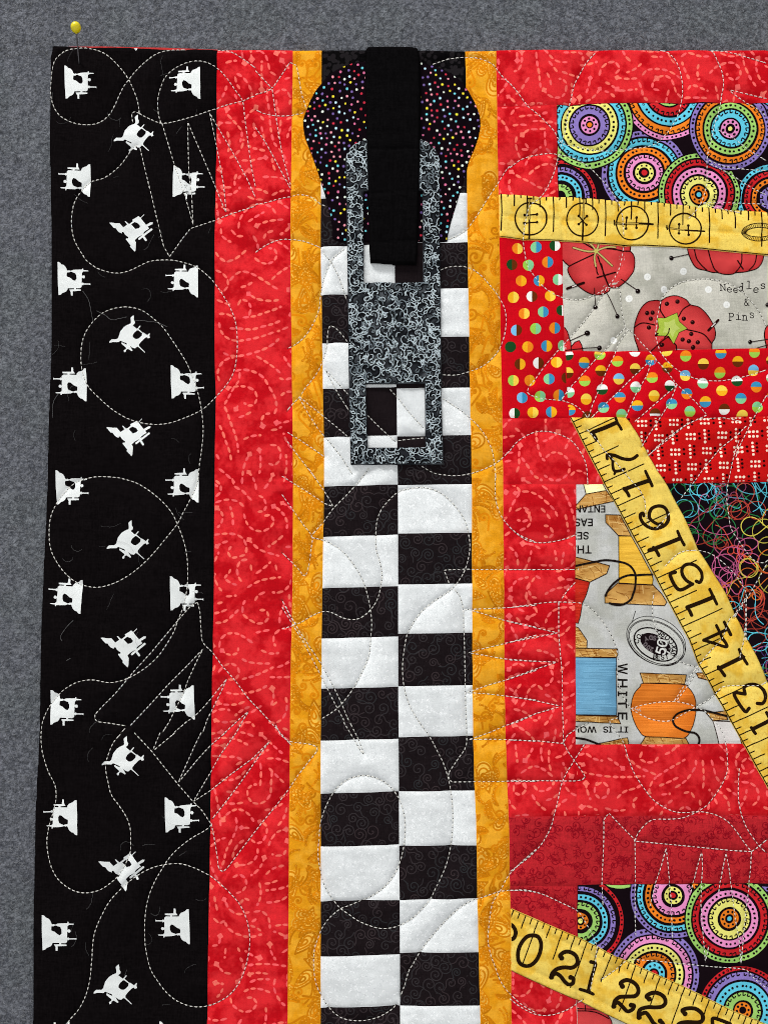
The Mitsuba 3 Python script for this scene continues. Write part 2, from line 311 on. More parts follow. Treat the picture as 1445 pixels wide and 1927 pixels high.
# ------------------------------------------------------------------ quilting lines ('~' curve, '-' straight runs)
QL = """
A~ 785,632 780,590 765,530 725,440 670,365 600,300 520,265 445,258 370,275 315,320 290,380 277,480 282,545 310,615 350,655 420,685 500,692 560,678 610,640 645,585 670,530 695,480 725,440 770,385 830,330 900,285 980,265 1050,262
A~ 785,632 760,620 745,628 742,645 750,690
A~ 785,632 840,662 915,690 1000,675 1100,645 1228,602 1300,580 1372,562 1410,545 1445,532
A~ 775,815 740,840 690,910 640,960 580,1000 515,1020 460,1070 420,1130 402,1200 400,1270 412,1340 440,1400 470,1445 | I~ 330,140 400,190 500,215 580,200 640,170 700,145 800,138 880,152 960,180 1030,235 1065,275 1110,340 1150,410 1180,490 1190,580 1188,680 1168,780 1120,860 1065,920 1000,985 900,1035 800,1068 720,1075 640,1065 560,1038 480,990 400,920 340,855 310,780 300,690 310,600 340,530 400,460 460,425 540,408 600,412 660,432 720,478 770,525 820,595 870,670 910,740 950,840 980,950 995,1060 995,1150 985,1240 975,1310 965,1400 | J~ 950,60 925,115 880,200 850,258 780,345 700,440 620,515 540,570 460,605 390,618 320,608 260,580 200,525 150,450 125,380 120,290 130,215 160,145 200,90 260,30 325,2 400,-12 500,-8 540,0 620,25 700,75 770,135 820,195 850,258 885,350 905,450 908,560 905,620 895,680 880,740 855,800 830,870 790,940 740,1010 670,1075 570,1135 470,1160 370,1145 290,1155 220,1190 180,1225 135,1280 105,1330 80,1400 | K~ 65,40 75,110 100,190 135,265 140,330 125,400 102,480 95,560 110,650 150,730 220,785 290,800 360,785 420,745 455,710 490,650 510,600 513,560 510,480 490,420 450,360 415,310 400,250 388,170 405,100 430,45 465,5
J~ 965,703 978,760 985,860 995,930 1050,990 1110,1070 1180,1150 1250,1245 1330,1330 1420,1430 1500,1520
J- 965,703 930,720 880,775 800,870 700,990 600,1100 500,1220 420,1300 380,1345 382,1372 400,1383 470,1392 565,1408 530,1445
J- 582,1405 620,1365 700,1280 800,1170 900,1070 995,970 950,1060 910,1150 880,1230 830,1330 800,1390 765,1445
J- 830,1445 900,1385 950,1350 1000,1300 1050,1240 1090,1190 1130,1140 1100,1210 1060,1290 1020,1370 995,1445
J- 1120,1445 1200,1370 1260,1318 1225,1370 1185,1445
K- 530,0 620,95 750,260 820,340 870,390 915,460
K~ 915,460 890,485 820,525 760,570 710,620 670,680 630,750 600,830 585,920 582,1020 590,1100 610,1180 650,1250 700,1310 760,1350 830,1370 900,1365 960,1340 1010,1305 1050,1255 1080,1190 1100,1110 1108,1030 1095,940 1060,860 1010,800 950,745 900,710 830,675 760,655 690,658 620,675 560,705 510,740 455,790 410,840 375,900 340,980 325,1050 318,1150 310,1230 290,1310 255,1380 205,1440 150,1520
K- 660,0 620,95 735,0
K- 865,0 830,70 750,250 850,130 910,65 985,0
K- 1040,0 960,110 910,200 825,345 910,290 1010,210 1120,130 1205,45 1130,150 1060,250 1000,330 920,430
K~ 915,455 930,530 945,620 955,680 985,685 1060,590 1160,460 1250,350 1310,270 1350,210 1420,120 1445,85 1430,65 1390,55 1310,45 1270,20 1255,0 1235,-40
A~ 910,690 895,640 890,560 905,490 930,430 975,385 1040,350 1110,335 1170,345 1228,375 1280,430 1330,500 1372,562 1385,660 1400,770 1420,920 1445,1050
A- 915,690 985,925 1045,1100 1090,1260 1083,1100 1066,960 1060,680 1150,890 1210,1030 1280,1205 1265,1040 1240,900 1185,630 1320,860 1400,1010 1445,1110
A- 955,1445 1030,1340 1075,1285 1210,1240 1300,1205 1445,1160
A- 790,830 815,940 850,1080 885,1230 920,1380 955,1445
B- 0,390 95,490 150,410 195,340
B- 0,525 50,512 95,490 110,600 130,740 155,880 200,1040
B- 0,710 60,800 130,930 200,1060
B~ 0,1150 60,1140 130,1120 200,1105 250,1095 310,1105 360,1140 400,1160
B~ 195,340 225,350 240,390 250,450 265,530 285,590 275,625 210,638 150,645 60,635 0,612
A~ 1228,265 1300,280 1370,320 1445,375
B~ 985,360 1040,340 1100,320 1195,310 1270,318 1330,340 1365,365 1395,410 1445,460
B~ 1445,930 1420,960 1370,1040 1310,1130 1260,1210 1205,1285 1150,1325 1090,1350
B~ 0,1420 60,1380 130,1352 200,1348 280,1360 330,1380 370,1395
E~ 370,90 300,150 260,225 230,310 215,400 205,480 170,570 120,650 60,705 0,735
E- 235,115 290,180 330,260 360,340 385,420
E~ 390,690 350,640 310,600 275,590 262,640 258,710 235,800 190,900 120,990 80,1050 30,1100 0,1140
E- 245,870 330,1030 400,1140
E- 240,865 400,1040
E- 520,1170 600,1250 700,1340
E- 665,1000 720,1060 790,1150 880,1250
E- 80,1050 150,1110 240,1180 395,1310
E- 80,1060 130,1150 200,1260 280,1350 350,1440 420,1550
E- 0,1280 80,1330 170,1390 240,1440
E- 0,1340 60,1420 130,1510 180,1575
E~ 995,225 1040,208 1110,202 1180,212 1250,255 1320,330 1380,410 1415,490 1420,580 1405,670 1370,750 1320,810 1260,855 1180,885 1090,908 1000,905
E~ 1010,1060 1070,1100 1130,1140 1190,1190 1240,1240 1290,1310 1330,1400 1345,1490 1355,1583
E- 720,1335 800,1325 890,1318
E~ 870,1500 950,1545 1040,1560 1130,1560 1220,1540 1300,1510 1370,1470 1445,1400
L~ 1212,0 1212,100 1215,180 1240,260 1290,330 1350,380 1440,420
L- 0,45 80,95 160,145 240,200 290,218 265,170 230,115 170,30 150,0
L- 495,0 430,85 370,150 290,230 240,300 170,380
L~ 0,150 60,235 120,320 170,390 165,460 155,540 130,615 90,570 40,520 0,480
L~ 170,395 235,410 280,430 340,470 400,540 450,620 480,700 500,790 510,880 505,960 495,1060 465,1140 430,1210 380,1290 310,1370 220,1430
L~ 990,660 1030,600 1055,530 1068,450 1060,370 1040,300 1000,235 940,170 880,130 800,110 720,118 660,135 610,180 565,235 540,300 533,380 535,460 555,530 568,600 560,680 540,750 500,810 450,850 400,862 340,850 290,825 235,815 170,840 120,870 80,885 45,840 20,790 0,750
L~ 990,660 950,700 860,760 790,820 740,890 710,950 695,1030 685,1120 690,1220 710,1310 740,1380 780,1445 | M~ 840,85 880,160 915,230 942,310 960,400 970,500 970,590 960,700 940,790 910,870 870,950 840,1010 780,1080 720,1130 650,1165 570,1175 500,1160 430,1130 380,1095 330,1060 280,1000 240,930 220,860 205,760 210,660 220,570 250,480 300,390 360,335 430,308 500,308 570,335 620,375 660,430 690,510 700,590 695,690 670,800 630,880 580,940 510,990 440,1020 380,1045 330,1065 270,1115 230,1170 205,1230 185,1290 180,1380 190,1470 215,1540 270,1630 330,1680 400,1700 470,1700 550,1680 620,1640 650,1610
L- 950,655 920,580 1030,575 1150,577 1260,577 1445,578
L~ 980,690 1010,730 1030,800 1032,870 1035,950 1038,1050 1040,1150 1042,1250 1045,1380 1047,1445 | M~ 1050,60 1045,140 1000,210 950,285 945,310
L- 1035,805 1150,800 1260,795 1445,780
L- 1080,810 1150,830 1260,865 1445,905
L- 1445,950 1350,975 1260,1000 1150,1025 1058,1050 1150,1065 1260,1085 1445,1100
L- 1445,1150 1350,1180 1260,1210 1170,1235 1050,1278 1150,1283 1260,1295 1445,1320
M- 1445,-50 1340,0 1270,20 1180,60 1080,95 1060,100 1200,98 1270,100 1445,110
M- 945,310 960,342 1080,340 1270,337 1445,338
L- 20,785 45,835 100,930 160,1020 220,1110 280,1220 330,1320 380,1440
L- 0,790 60,890 120,985 190,1120 240,1220 300,1340 355,1440
M- 350,0 410,100 445,160 470,190 430,90 385,0
L~ 0,915 50,900 80,885
M~ 1445,725 1370,790 1300,860 1270,900 1240,960 1200,1020 1185,1080 1175,1160 1170,1240 1185,1320 1210,1390 1240,1470 1280,1530 1330,1580 1380,1620 1445,1655
M~ 1445,970 1370,960 1290,958 1230,965 1170,985 1110,1005 1050,1030 980,1080 910,1150 850,1220 790,1300 750,1370 720,1420 700,1490 675,1560
C~ 480,285 430,340 390,410 360,470 345,540 330,600 318,690 300,760 290,800 265,900 240,980 200,1060 160,1110 110,1150 85,1250 75,1330 | D~ 75,150 85,220 100,290 140,350 180,400 240,445 290,465 340,480 400,480 450,465 520,430 570,385 610,320 630,250 640,180
C~ 0,455 40,500 100,580 170,640 250,725 290,790 370,810 470,830 560,835 650,825 750,815 820,795 870,750 910,700 950,620 970,520 965,420 940,340 900,290 850,250
C~ 0,930 60,885 130,862 215,850 270,855 340,870 400,895 450,930 500,980 560,1050 600,1110 630,1200 640,1320
C~ 1135,265 1160,320 1190,390 1200,460 1190,520 1180,590 1150,690 1130,780 1110,870 1110,960 1105,1040 1075,1130 1040,1180 1000,1220
C~ 1135,265 1200,275 1300,300 1445,340
C- 1445,540 1330,515 1225,492 1290,540 1380,590 1445,640
C~ 1120,890 1200,920 1300,935 1445,945
C- 1130,910 1250,970 1340,1030 1445,1085
C- 1090,1125 1200,1125 1300,1130 1445,1135
C- 1090,1130 1200,1165 1300,1185
C- 1170,720 1250,760 1330,820 1445,890
D- 595,408 545,415 500,490 430,590 370,660 320,715 260,780 200,850 150,920 105,975 98,1005 120,1020
D~ 120,1020 190,1038 290,1048 340,1062 390,1090 420,1120 440,1150
D- 595,408 620,420 622,480 630,560 650,640 690,665 730,715 790,775 830,830 880,880 940,960 1000,1010 1050,1060 1110,1130
D- 650,640 600,690 550,750 480,820 400,910 340,975 290,1045
D- 665,650 610,730 590,790 545,880 510,970 470,1060 440,1150
D- 790,825 700,910 600,1010 520,1085 455,1150
D- 800,820 770,910 710,1010 670,1100 650,1150
D- 940,962 850,1040 770,1110 700,1170
D- 940,962 900,1060 850,1140 810,1200 770,1260 740,1310
D- 1110,1130 1000,1180 900,1260 800,1340 770,1365
D~ 825,640 830,580 850,490 880,440 930,400 990,375 1070,365 1150,368 1220,385 1290,420 1350,480 1400,540 1445,630
D~ 825,640 820,680 840,760 870,810 920,860 980,900 1050,925 1120,935 1200,935 1290,920 1370,900 1445,875
D- 1445,1020 1410,1080 1360,1170 1300,1290 1270,1370
F~ 1290,200 1260,290 1240,380 1225,460 1220,540 1230,620 1245,700 1290,770 1340,840 1380,880 1430,890 1460,870
F- 1290,90 1200,72 1060,80 980,120 880,190 770,295
F- 1330,120 1280,170 1180,250 1090,360 1040,430 1000,480 960,530
F~ 0,260 40,210 100,170 160,150 220,150 290,170 350,205 400,270 430,340 440,450
F~ 0,690 50,735 100,765 170,778 250,770 330,750 372,730
F- 0,928 150,928 370,928
F~ 370,1000 330,1040 290,1095
G~ 0,130 100,115 190,103 270,98 340,100 400,105 450,130 500,180 550,250 580,310 600,370 610,420
G- 275,100 275,180 275,280 285,400 295,500 295,600 295,700 300,800 300,890 330,945 370,1000 425,1080 410,1100 370,1107 200,1105 0,1105
G- 0,210 130,240 270,272 130,300 0,325
G- 0,425 150,432 265,437 120,485 0,530
G- 0,630 150,655 290,685 150,725 0,785
G- 0,875 150,880 300,895 320,850 370,815 440,780
G~ 420,900 370,980 320,1060 290,1130 270,1220 250,1300 230,1370 200,1430 | H~ 170,440 100,510 0,585
G~ 610,750 560,770 600,830 640,890 665,970 700,1060 750,1140 800,1205 860,1250 930,1280 1000,1285 1070,1280 1150,1295 1220,1330 | H~ 1270,350 1320,420 1360,470
H- 1360,470 1250,465 1100,450 900,430 705,412
H~ 705,412 720,370 760,320 810,290 900,288 980,280 1050,250 1110,210 1150,160 1190,100 1215,40 1225,0 | G~ 1222,970 1215,900 1190,820 1150,770 1100,715 1050,690 1100,660 1150,620 1200,575 1300,568 1400,568 1445,545
G~ 680,700 740,680 820,665 920,658 990,670 1040,690 980,725 920,760 870,770 800,760 740,735 680,700
G- 680,700 640,640 610,560 600,480
G- 940,650 1000,570 1060,480
G- 925,655 960,600 1010,520 1050,470
G~ 1060,470 950,430 880,370 830,280 805,190 800,120 810,50
G- 1050,470 1120,380 1190,310 1240,180
F~ 1060,820 1130,840 1200,890 1260,950 1310,1020 1330,1080 1325,1170 1330,1250 1325,1330 | G~ 1330,130 1320,270 1290,420
F- 1325,1090 1250,1200
F- 1445,900 1400,980 1340,1080 1260,1200
F- 435,140 490,200 530,260 590,320 650,390 730,480 760,540 765,620 790,690
F- 900,610 850,670 820,700
F~ 870,910 930,850 980,825 1050,820
H- 555,260 530,290 530,380 527,500 520,600 520,680 525,780
H- 560,255 620,320 695,395 705,412 707,520 707,650 705,800 710,950
H- 790,780 820,650 850,560 880,450 890,540 900,650 910,760 915,960
H- 1020,700 1055,560 1082,465 1085,560 1080,660 1075,760 1085,900 1100,1090 1120,1000
H- 1175,700 1200,560 1218,480 1235,570 1250,690 1270,850 1290,960 1300,1100
H- 1360,470 1355,560 1345,680 1330,800 1315,960 1300,1100
H~ 1290,0 1285,100 1290,200 1320,310 1360,380 1400,435 1440,475
H- 1360,470 1390,450 1445,400
H~ 0,690 90,688 180,710 280,755 380,805 420,860 460,930 490,1000
H~ 690,1080 800,1085 950,1100 1150,1120 1320,1135 1380,1190 1445,1240
H~ 0,1300 60,1345 140,1385 220,1392 300,1370 360,1340 410,1300
H- 490,1000 480,1100 450,1250
H- 650,1085 600,1130 510,1190
"""


def resample(p, step):
    p = np.asarray(p, float)
    s = np.r_[0, np.cumsum(np.linalg.norm(np.diff(p, axis=0), axis=1))]
    keep = np.r_[True, np.diff(s) > 1e-9]
    p, s = p[keep], s[keep]
    t = np.arange(0, s[-1], step)
    return np.c_[np.interp(t, s, p[:, 0]), np.interp(t, s, p[:, 1])]


quilting = []
for ln in QL.strip().splitlines():
    pts, curve = [], False
    for piece in ln.split('|'):
        head, rest = piece.strip().split(' ', 1)
        curve = head[1] == '~'
        pts.append(q(head[0], rest))
    p = np.vstack(pts)
    quilting.append(smooth(p) if curve else p)

# ------------------------------------------------------------------ relief of the quilt: height in metres over the wall on a chart grid
GS = 3
nu, nv = int(UMAX // GS) + 3, int(VMAX // GS) + 3


def raster(lines, ss=1.0):
    m = np.ones((int(VMAX) + 6, int(UMAX) + 6), bool)
    for p in lines:
        r = np.rint(resample(p, ss)).astype(int)
        ok = (r[:, 0] >= 0) & (r[:, 1] >= 0) & (r[:, 0] < m.shape[1]) & (r[:, 1] < m.shape[0])
        m[r[ok, 1], r[ok, 0]] = False
    return m


dq = ndimage.distance_transform_edt(raster(quilting)).astype(np.float32)
seamlines = [np.array(g.exterior.coords) for _, poly, _, _ in patches for g in getattr(poly, 'geoms', [poly])] + [np.array(s.exterior.coords) for s, _ in squares]
ds = ndimage.distance_transform_edt(raster(seamlines)).astype(np.float32)
vv, uu = np.mgrid[0:dq.shape[0], 0:dq.shape[1]].astype(np.float32)
mask = (uu >= xEdge(vv[:, :1])) & (vv >= yTop(uu[:1])) & (uu <= UMAX) & (vv <= VMAX)


def cheap(su, sv, oct_, seed):
    m = meshkit.fbm(np.stack([uu[::4, ::4] / su, vv[::4, ::4] / sv, uu[::4, ::4] * 0], -1), oct_, seed)
    return ndimage.zoom(m, 4, order=1)[:uu.shape[0], :uu.shape[1]].astype(np.float32)


de = ndimage.distance_transform_edt(mask).astype(np.float32)
hgt = 0.0016 * (1 - np.exp(-dq / 24.0)) - 0.00042 * np.exp(-(dq / 2.8) ** 2)
hgt += -0.00065 * np.exp(-ds / 2.6)
hgt += 0.00042 * (cheap(75.0, 16.0, 2, 3) - 0.5) * (1 - np.exp(-dq / 14.0))
hgt += 0.0013 * (cheap(150.0, 120.0, 2, 8) - 0.5)
hgt += 0.00036 * (cheap(26.0, 22.0, 2, 5) - 0.5)
hgt -= 0.0013 * np.exp(-((uu - 147) ** 2 + (vv - 119) ** 2) / (2 * 11.0 ** 2))
edge = 1 - np.clip(1 - de / 13.0, 0, 1) ** 2
full = (0.0028 + hgt) * np.sqrt(edge)
full = ndimage.gaussian_filter(full, 0.9)
grid = full[::GS, ::GS].astype(np.float64)
del uu, vv, mask


def H(uv):
    uv = np.asarray(uv, float)
    return ndimage.map_coordinates(grid, [uv[..., 1] / GS, uv[..., 0] / GS], order=1, mode='nearest')


def to3(uv, off=0.0):
    p = W(uv)
    return np.c_[p[:, 0], -(H(uv) + off), p[:, 1]]


def orient(v2, f):
    """Triangles turned so that they face the room."""
    a, b, c = v2[f[:, 0]], v2[f[:, 1]], v2[f[:, 2]]
    cr = (b[:, 0] - a[:, 0]) * (c[:, 1] - a[:, 1]) - (b[:, 1] - a[:, 1]) * (c[:, 0] - a[:, 0])
    f = f[np.abs(cr) > 1e-9]
    cr = cr[np.abs(cr) > 1e-9]
    return np.where((cr > 0)[:, None], f[:, ::-1], f)


def sheet(poly, step=3.0):
    """(chart vertices, triangles) of a finely divided region."""
    V, F, n = [], [], 0
    for g in getattr(poly, 'geoms', [poly]):
        if g.area < 4:
            continue
        ring = [np.array(r.coords)[:-1] for r in [shapely.segmentize(g.exterior, step), *[shapely.segmentize(i, step) for i in g.interiors]]]
        bnd = np.vstack(ring)
        x0, y0, x1, y1 = g.bounds
        gx, gy = np.meshgrid(np.arange(math.floor(x0 / step) * step, x1, step), np.arange(math.floor(y0 / step) * step, y1, step))
        gp = np.c_[gx.ravel(), gy.ravel()]
        inner = g.buffer(-step * 0.45)
        gp = gp[shapely.contains_xy(inner, gp[:, 0], gp[:, 1])]
        p = np.vstack([bnd, gp])
        tri = Delaunay(p).simplices
        c = p[tri].mean(1)
        tri = tri[shapely.contains_xy(g, c[:, 0], c[:, 1])]
        V.append(p), F.append(orient(p, tri) + n)
        n += len(p)
    return np.vstack(V), np.vstack(F)


def put(key, v, f, mat, label=None, color=None, kind=None, smooth_=True):
    scene[key] = mikit.ply((v, f), mat, smooth=smooth_, **({'color': color} if color is not None else {}))
    if label or kind:
        labels[key] = {**({'label': label} if label else {}), **({'kind': kind} if kind else {})}


used = {}


def num(key):
    used[key] = used.get(key, -1) + 1
    return key if used[key] == 0 else f'{key}_{used[key]:03d}'


def shade(fn, c0, c1):
    a, b = lin(c0), lin(c1)
    return lambda p: a + (b - a) * np.clip(fn(p), 0, 1)[:, None]


class Ink:
    """Flat print: coloured shapes of the chart, laid on the cloth as thin films of ink."""

    def __init__(self):
        self.items = []

    def fill(self, g, c, layer=0):
        self.items.append((g if not isinstance(g, (list, np.ndarray)) else Polygon(g).buffer(0), c, layer))

    def stroke(self, p, w, c, layer=0, flat=False):
        self.fill(LineString(p).buffer(w / 2, quad_segs=3, cap_style='flat' if flat else 'round'), c, layer)

    def dot(self, x, y, r, c, layer=0, n=3):
        self.fill(Point(x, y).buffer(r, quad_segs=n), c, layer)

    def build(self, key, clip, off=0.0, cut=None, kind=None, label=None, jitter=0.0, seed=1):
        if not self.items:
            return
        gs = np.array([i[0] for i in self.items], object)
        if clip is not None:
            gs = shapely.intersection(gs, clip)
        if cut is not None:
            gs = shapely.difference(gs, cut)
        V, F, C, O, S, n = [], [], [], [], [], 0
        rng = np.random.default_rng(seed)
        for it, (g, (_, c, layer)) in enumerate(zip(gs, self.items)):
            k = np.zeros(3) if callable(c) else lin(c) * (1 + jitter * rng.uniform(-1, 1))
            for part in getattr(g, 'geoms', [g]):
                if part.geom_type != 'Polygon' or part.area < 0.3:
                    continue
                rings = [np.array(part.exterior.coords)[:-1, :2]] + [np.array(r.coords)[:-1, :2] for r in part.interiors]
                v = np.vstack(rings)
                tri = mapbox_earcut.triangulate_float64(v, np.cumsum([len(r) for r in rings]).astype(np.uint32)).reshape(-1, 3).astype(int)
                if not len(tri):
                    continue
                V.append(v), F.append(tri + n), C.append(np.tile(k, (len(tri), 1))), O.append(np.full(len(tri), layer)), S.append(np.full(len(tri), it if callable(c) else -1))
                n += len(v)
        if not V:
            return
        v, f, c, o, sh = np.vstack(V), np.vstack(F), np.vstack(C), np.concatenate(O), np.concatenate(S)
        v3, f2, idx = trimesh.remesh.subdivide_to_size(np.c_[v, v[:, 0] * 0], f, max_edge=6.0, max_iter=12, return_index=True)
        v2 = v3[:, :2]
        c, o, sh = c[idx], o[idx], sh[idx]
        a, b, d = v2[f2[:, 0]], v2[f2[:, 1]], v2[f2[:, 2]]
        cr = (b[:, 0] - a[:, 0]) * (d[:, 1] - a[:, 1]) - (b[:, 1] - a[:, 1]) * (d[:, 0] - a[:, 0])
        ok = np.abs(cr) > 1e-6
        f2, c, o, cr, sh = f2[ok], c[ok], o[ok], cr[ok], sh[ok]
        if not len(f2):
            return
        f2 = np.where((cr > 0)[:, None], f2[:, ::-1], f2)
        vc, vo = np.zeros((len(v2), 3)), np.zeros(len(v2))
        for k in range(3):
            vc[f2[:, k]] = c
            vo[f2[:, k]] = o
        for it in np.unique(sh[sh >= 0]):
            at = np.unique(f2[sh == it])
            vc[at] = self.items[it][1](v2[at])
        put(num(key), to3(v2, off + 0.00007 + 0.00003 * vo), f2, 'ink', label, np.clip(vc, 0, 1), kind)


# ------------------------------------------------------------------ the wall and the quilt's cloth
gx = np.array([[-1.6, -1.3], [1.6, -1.3], [1.6, 1.3], [-1.6, 1.3]])
put('wall', np.c_[gx[:, 0], gx[:, 0] * 0, gx[:, 1]], np.array([[0, 1, 2], [0, 2, 3]]), 'felt', smooth_=False)
labels['wall'] = {'label': 'flat design wall covered in mottled grey felt behind the quilt', 'kind': 'structure'}
fr = np.random.default_rng(3)
NF = 30000
NS = 4
c0 = np.vstack([np.c_[fr.uniform(-40, 1500, NF // 2), fr.uniform(-60, 96, NF // 2)], np.c_[fr.uniform(-60, 100, NF // 2), fr.uniform(60, 2000, NF // 2)]])
c0 = c0[~shapely.contains_xy(outline.buffer(-8), c0[:, 0], c0[:, 1])]
NF = len(c0)
th0, kk, ll = fr.uniform(0, 6.28, NF), fr.normal(0, .10, NF), fr.uniform(5, 16, NF)
pos, ctr = c0.copy(), []
for k in range(NS):
    ctr.append(pos.copy())
    a_ = th0 + kk * ll / NS * k
    pos = pos + np.c_[np.cos(a_), np.sin(a_)] * (ll / NS)[:, None]
wf = fr.uniform(.14, .30, NF)
VV, h0 = [], fr.uniform(0.0001, 0.0005, NF)
for k in range(NS):
    a_ = th0 + kk * ll / NS * k
    nr_ = np.c_[-np.sin(a_), np.cos(a_)] * (wf * (1 - .5 * (k in (0, NS - 1))))[:, None]
    arch_ = h0 * (.3 + math.sin(math.pi * k / (NS - 1)))
    for sd in (-1, 0, 1):
        w_ = W(ctr[k] + nr_ * sd)
        VV.append(np.c_[w_[:, 0], -arch_ - (sd == 0) * wf * .0002, w_[:, 1]])
VV = np.stack(VV, 1).reshape(-1, 3)
ff = []
for k in range(NS - 1):
    for e in (0, 1):
        i0 = k * 3 + e
        ff += [[i0, i0 + 3, i0 + 1], [i0 + 1, i0 + 3, i0 + 4]]
ff = (np.array(ff)[None] + (np.arange(NF) * NS * 3)[:, None, None]).reshape(-1, 3)
tn = lin(np.clip(fr.choice([66, 84, 104, 128, 150], NF, p=[.2, .25, .25, .2, .1])[:, None] + np.array([-1, 0, 3]) + fr.uniform(-8, 8, (NF, 1)), 0, 255))
scene['wall__felt_fibre'] = mikit.ply((VV, ff), 'ink', smooth=True, color=np.repeat(tn, NS * 3, axis=0))
labels['wall__felt_fibre'] = {'kind': 'stuff'}
labels['quilt'] = {'label': 'patchwork sewing-themed quilt with a large zipper pull, pinned to the grey felt wall', 'category': 'quilt'}

v, f = sheet(outline.buffer(-1.5), 12.0)
put('quilt__batting', to3(v, -0.0011), f, 'white_cotton')
back = Polygon(q('P', [(110, 79.6), (150, 78.8), (190, 78.6), (300, 80.8), (408, 84.6), (408, 90), (110, 86)]))
v, f = sheet(back, 3.0)
put('quilt__backing_edge', np.c_[W(v)[:, 0], -0.0010 - 0 * v[:, 0], W(v)[:, 1]], f, 'backing_cotton', 'sliver of red backing cloth showing behind the top left edge')

P = {}
for name, poly, mat, lab in patches:
    P[name] = poly
    v, f = sheet(poly)
    put('quilt__' + name, to3(v), f, mat, lab)
SQ = []
for poly, white in squares:
    v, f = sheet(poly)
    key = num('quilt__zipper_tooth')
    put(key, to3(v), f, 'white_cotton' if white else 'ebony_cotton')
    SQ.append((key, poly, white))


def raised(key, poly, base, t, r, mat, label, step=2.0):
    """Applied cloth: lies base over the quilt, its folded rim turned down."""
    v, f = sheet(poly, step)
    d = np.minimum(shapely.distance(shapely.points(v), poly.boundary) / r, 1)
    put(key, to3(v, base * (d > 0) + t * np.sqrt(1 - (1 - d) ** 2) - 0.0001 * (d == 0)), f, mat, label)


TAPES = [('tape_strip', tape1, 'upper yellow measuring tape strip printed with buttons'), ('tape_strip_001', tape2, 'slanting yellow measuring tape strip numbered 17 down to 13'),
         ('tape_strip_002', tape3.intersection(box(961, 1600, UMAX, VMAX)), 'lower yellow measuring tape strip numbered from 20')]
TT = 0.00042
for name, poly, lab in TAPES:
    P[name] = poly
    raised('quilt__' + name, poly, 0.0, TT, 3.0, 'tape_cotton', lab, 3.0)
raised('quilt__zipper_slider', slider, 0.0, 0.0005, 3.0, 'slider_cotton', 'black zipper slider cloth with tiny coloured dots')
raised('quilt__zipper_pull', pull, 0.0003, 0.0011, 3.5, 'grey_cotton', 'grey leaf-print zipper pull with two square openings')
raised('quilt__zipper_tab', tab, 0.0008, 0.0018, 5.0, 'tab_cotton', 'plain black upright tab over the zipper slider')

rng = np.random.default_rng(7)


def ell(x, y, a, l, w, n=10):
    t = np.linspace(0, 2 * np.pi, n, endpoint=False)
    px, py = l / 2 * np.cos(t), w / 2 * np.sin(t)
    return np.c_[x + px * math.cos(a) - py * math.sin(a), y + px * math.sin(a) + py * math.cos(a)]


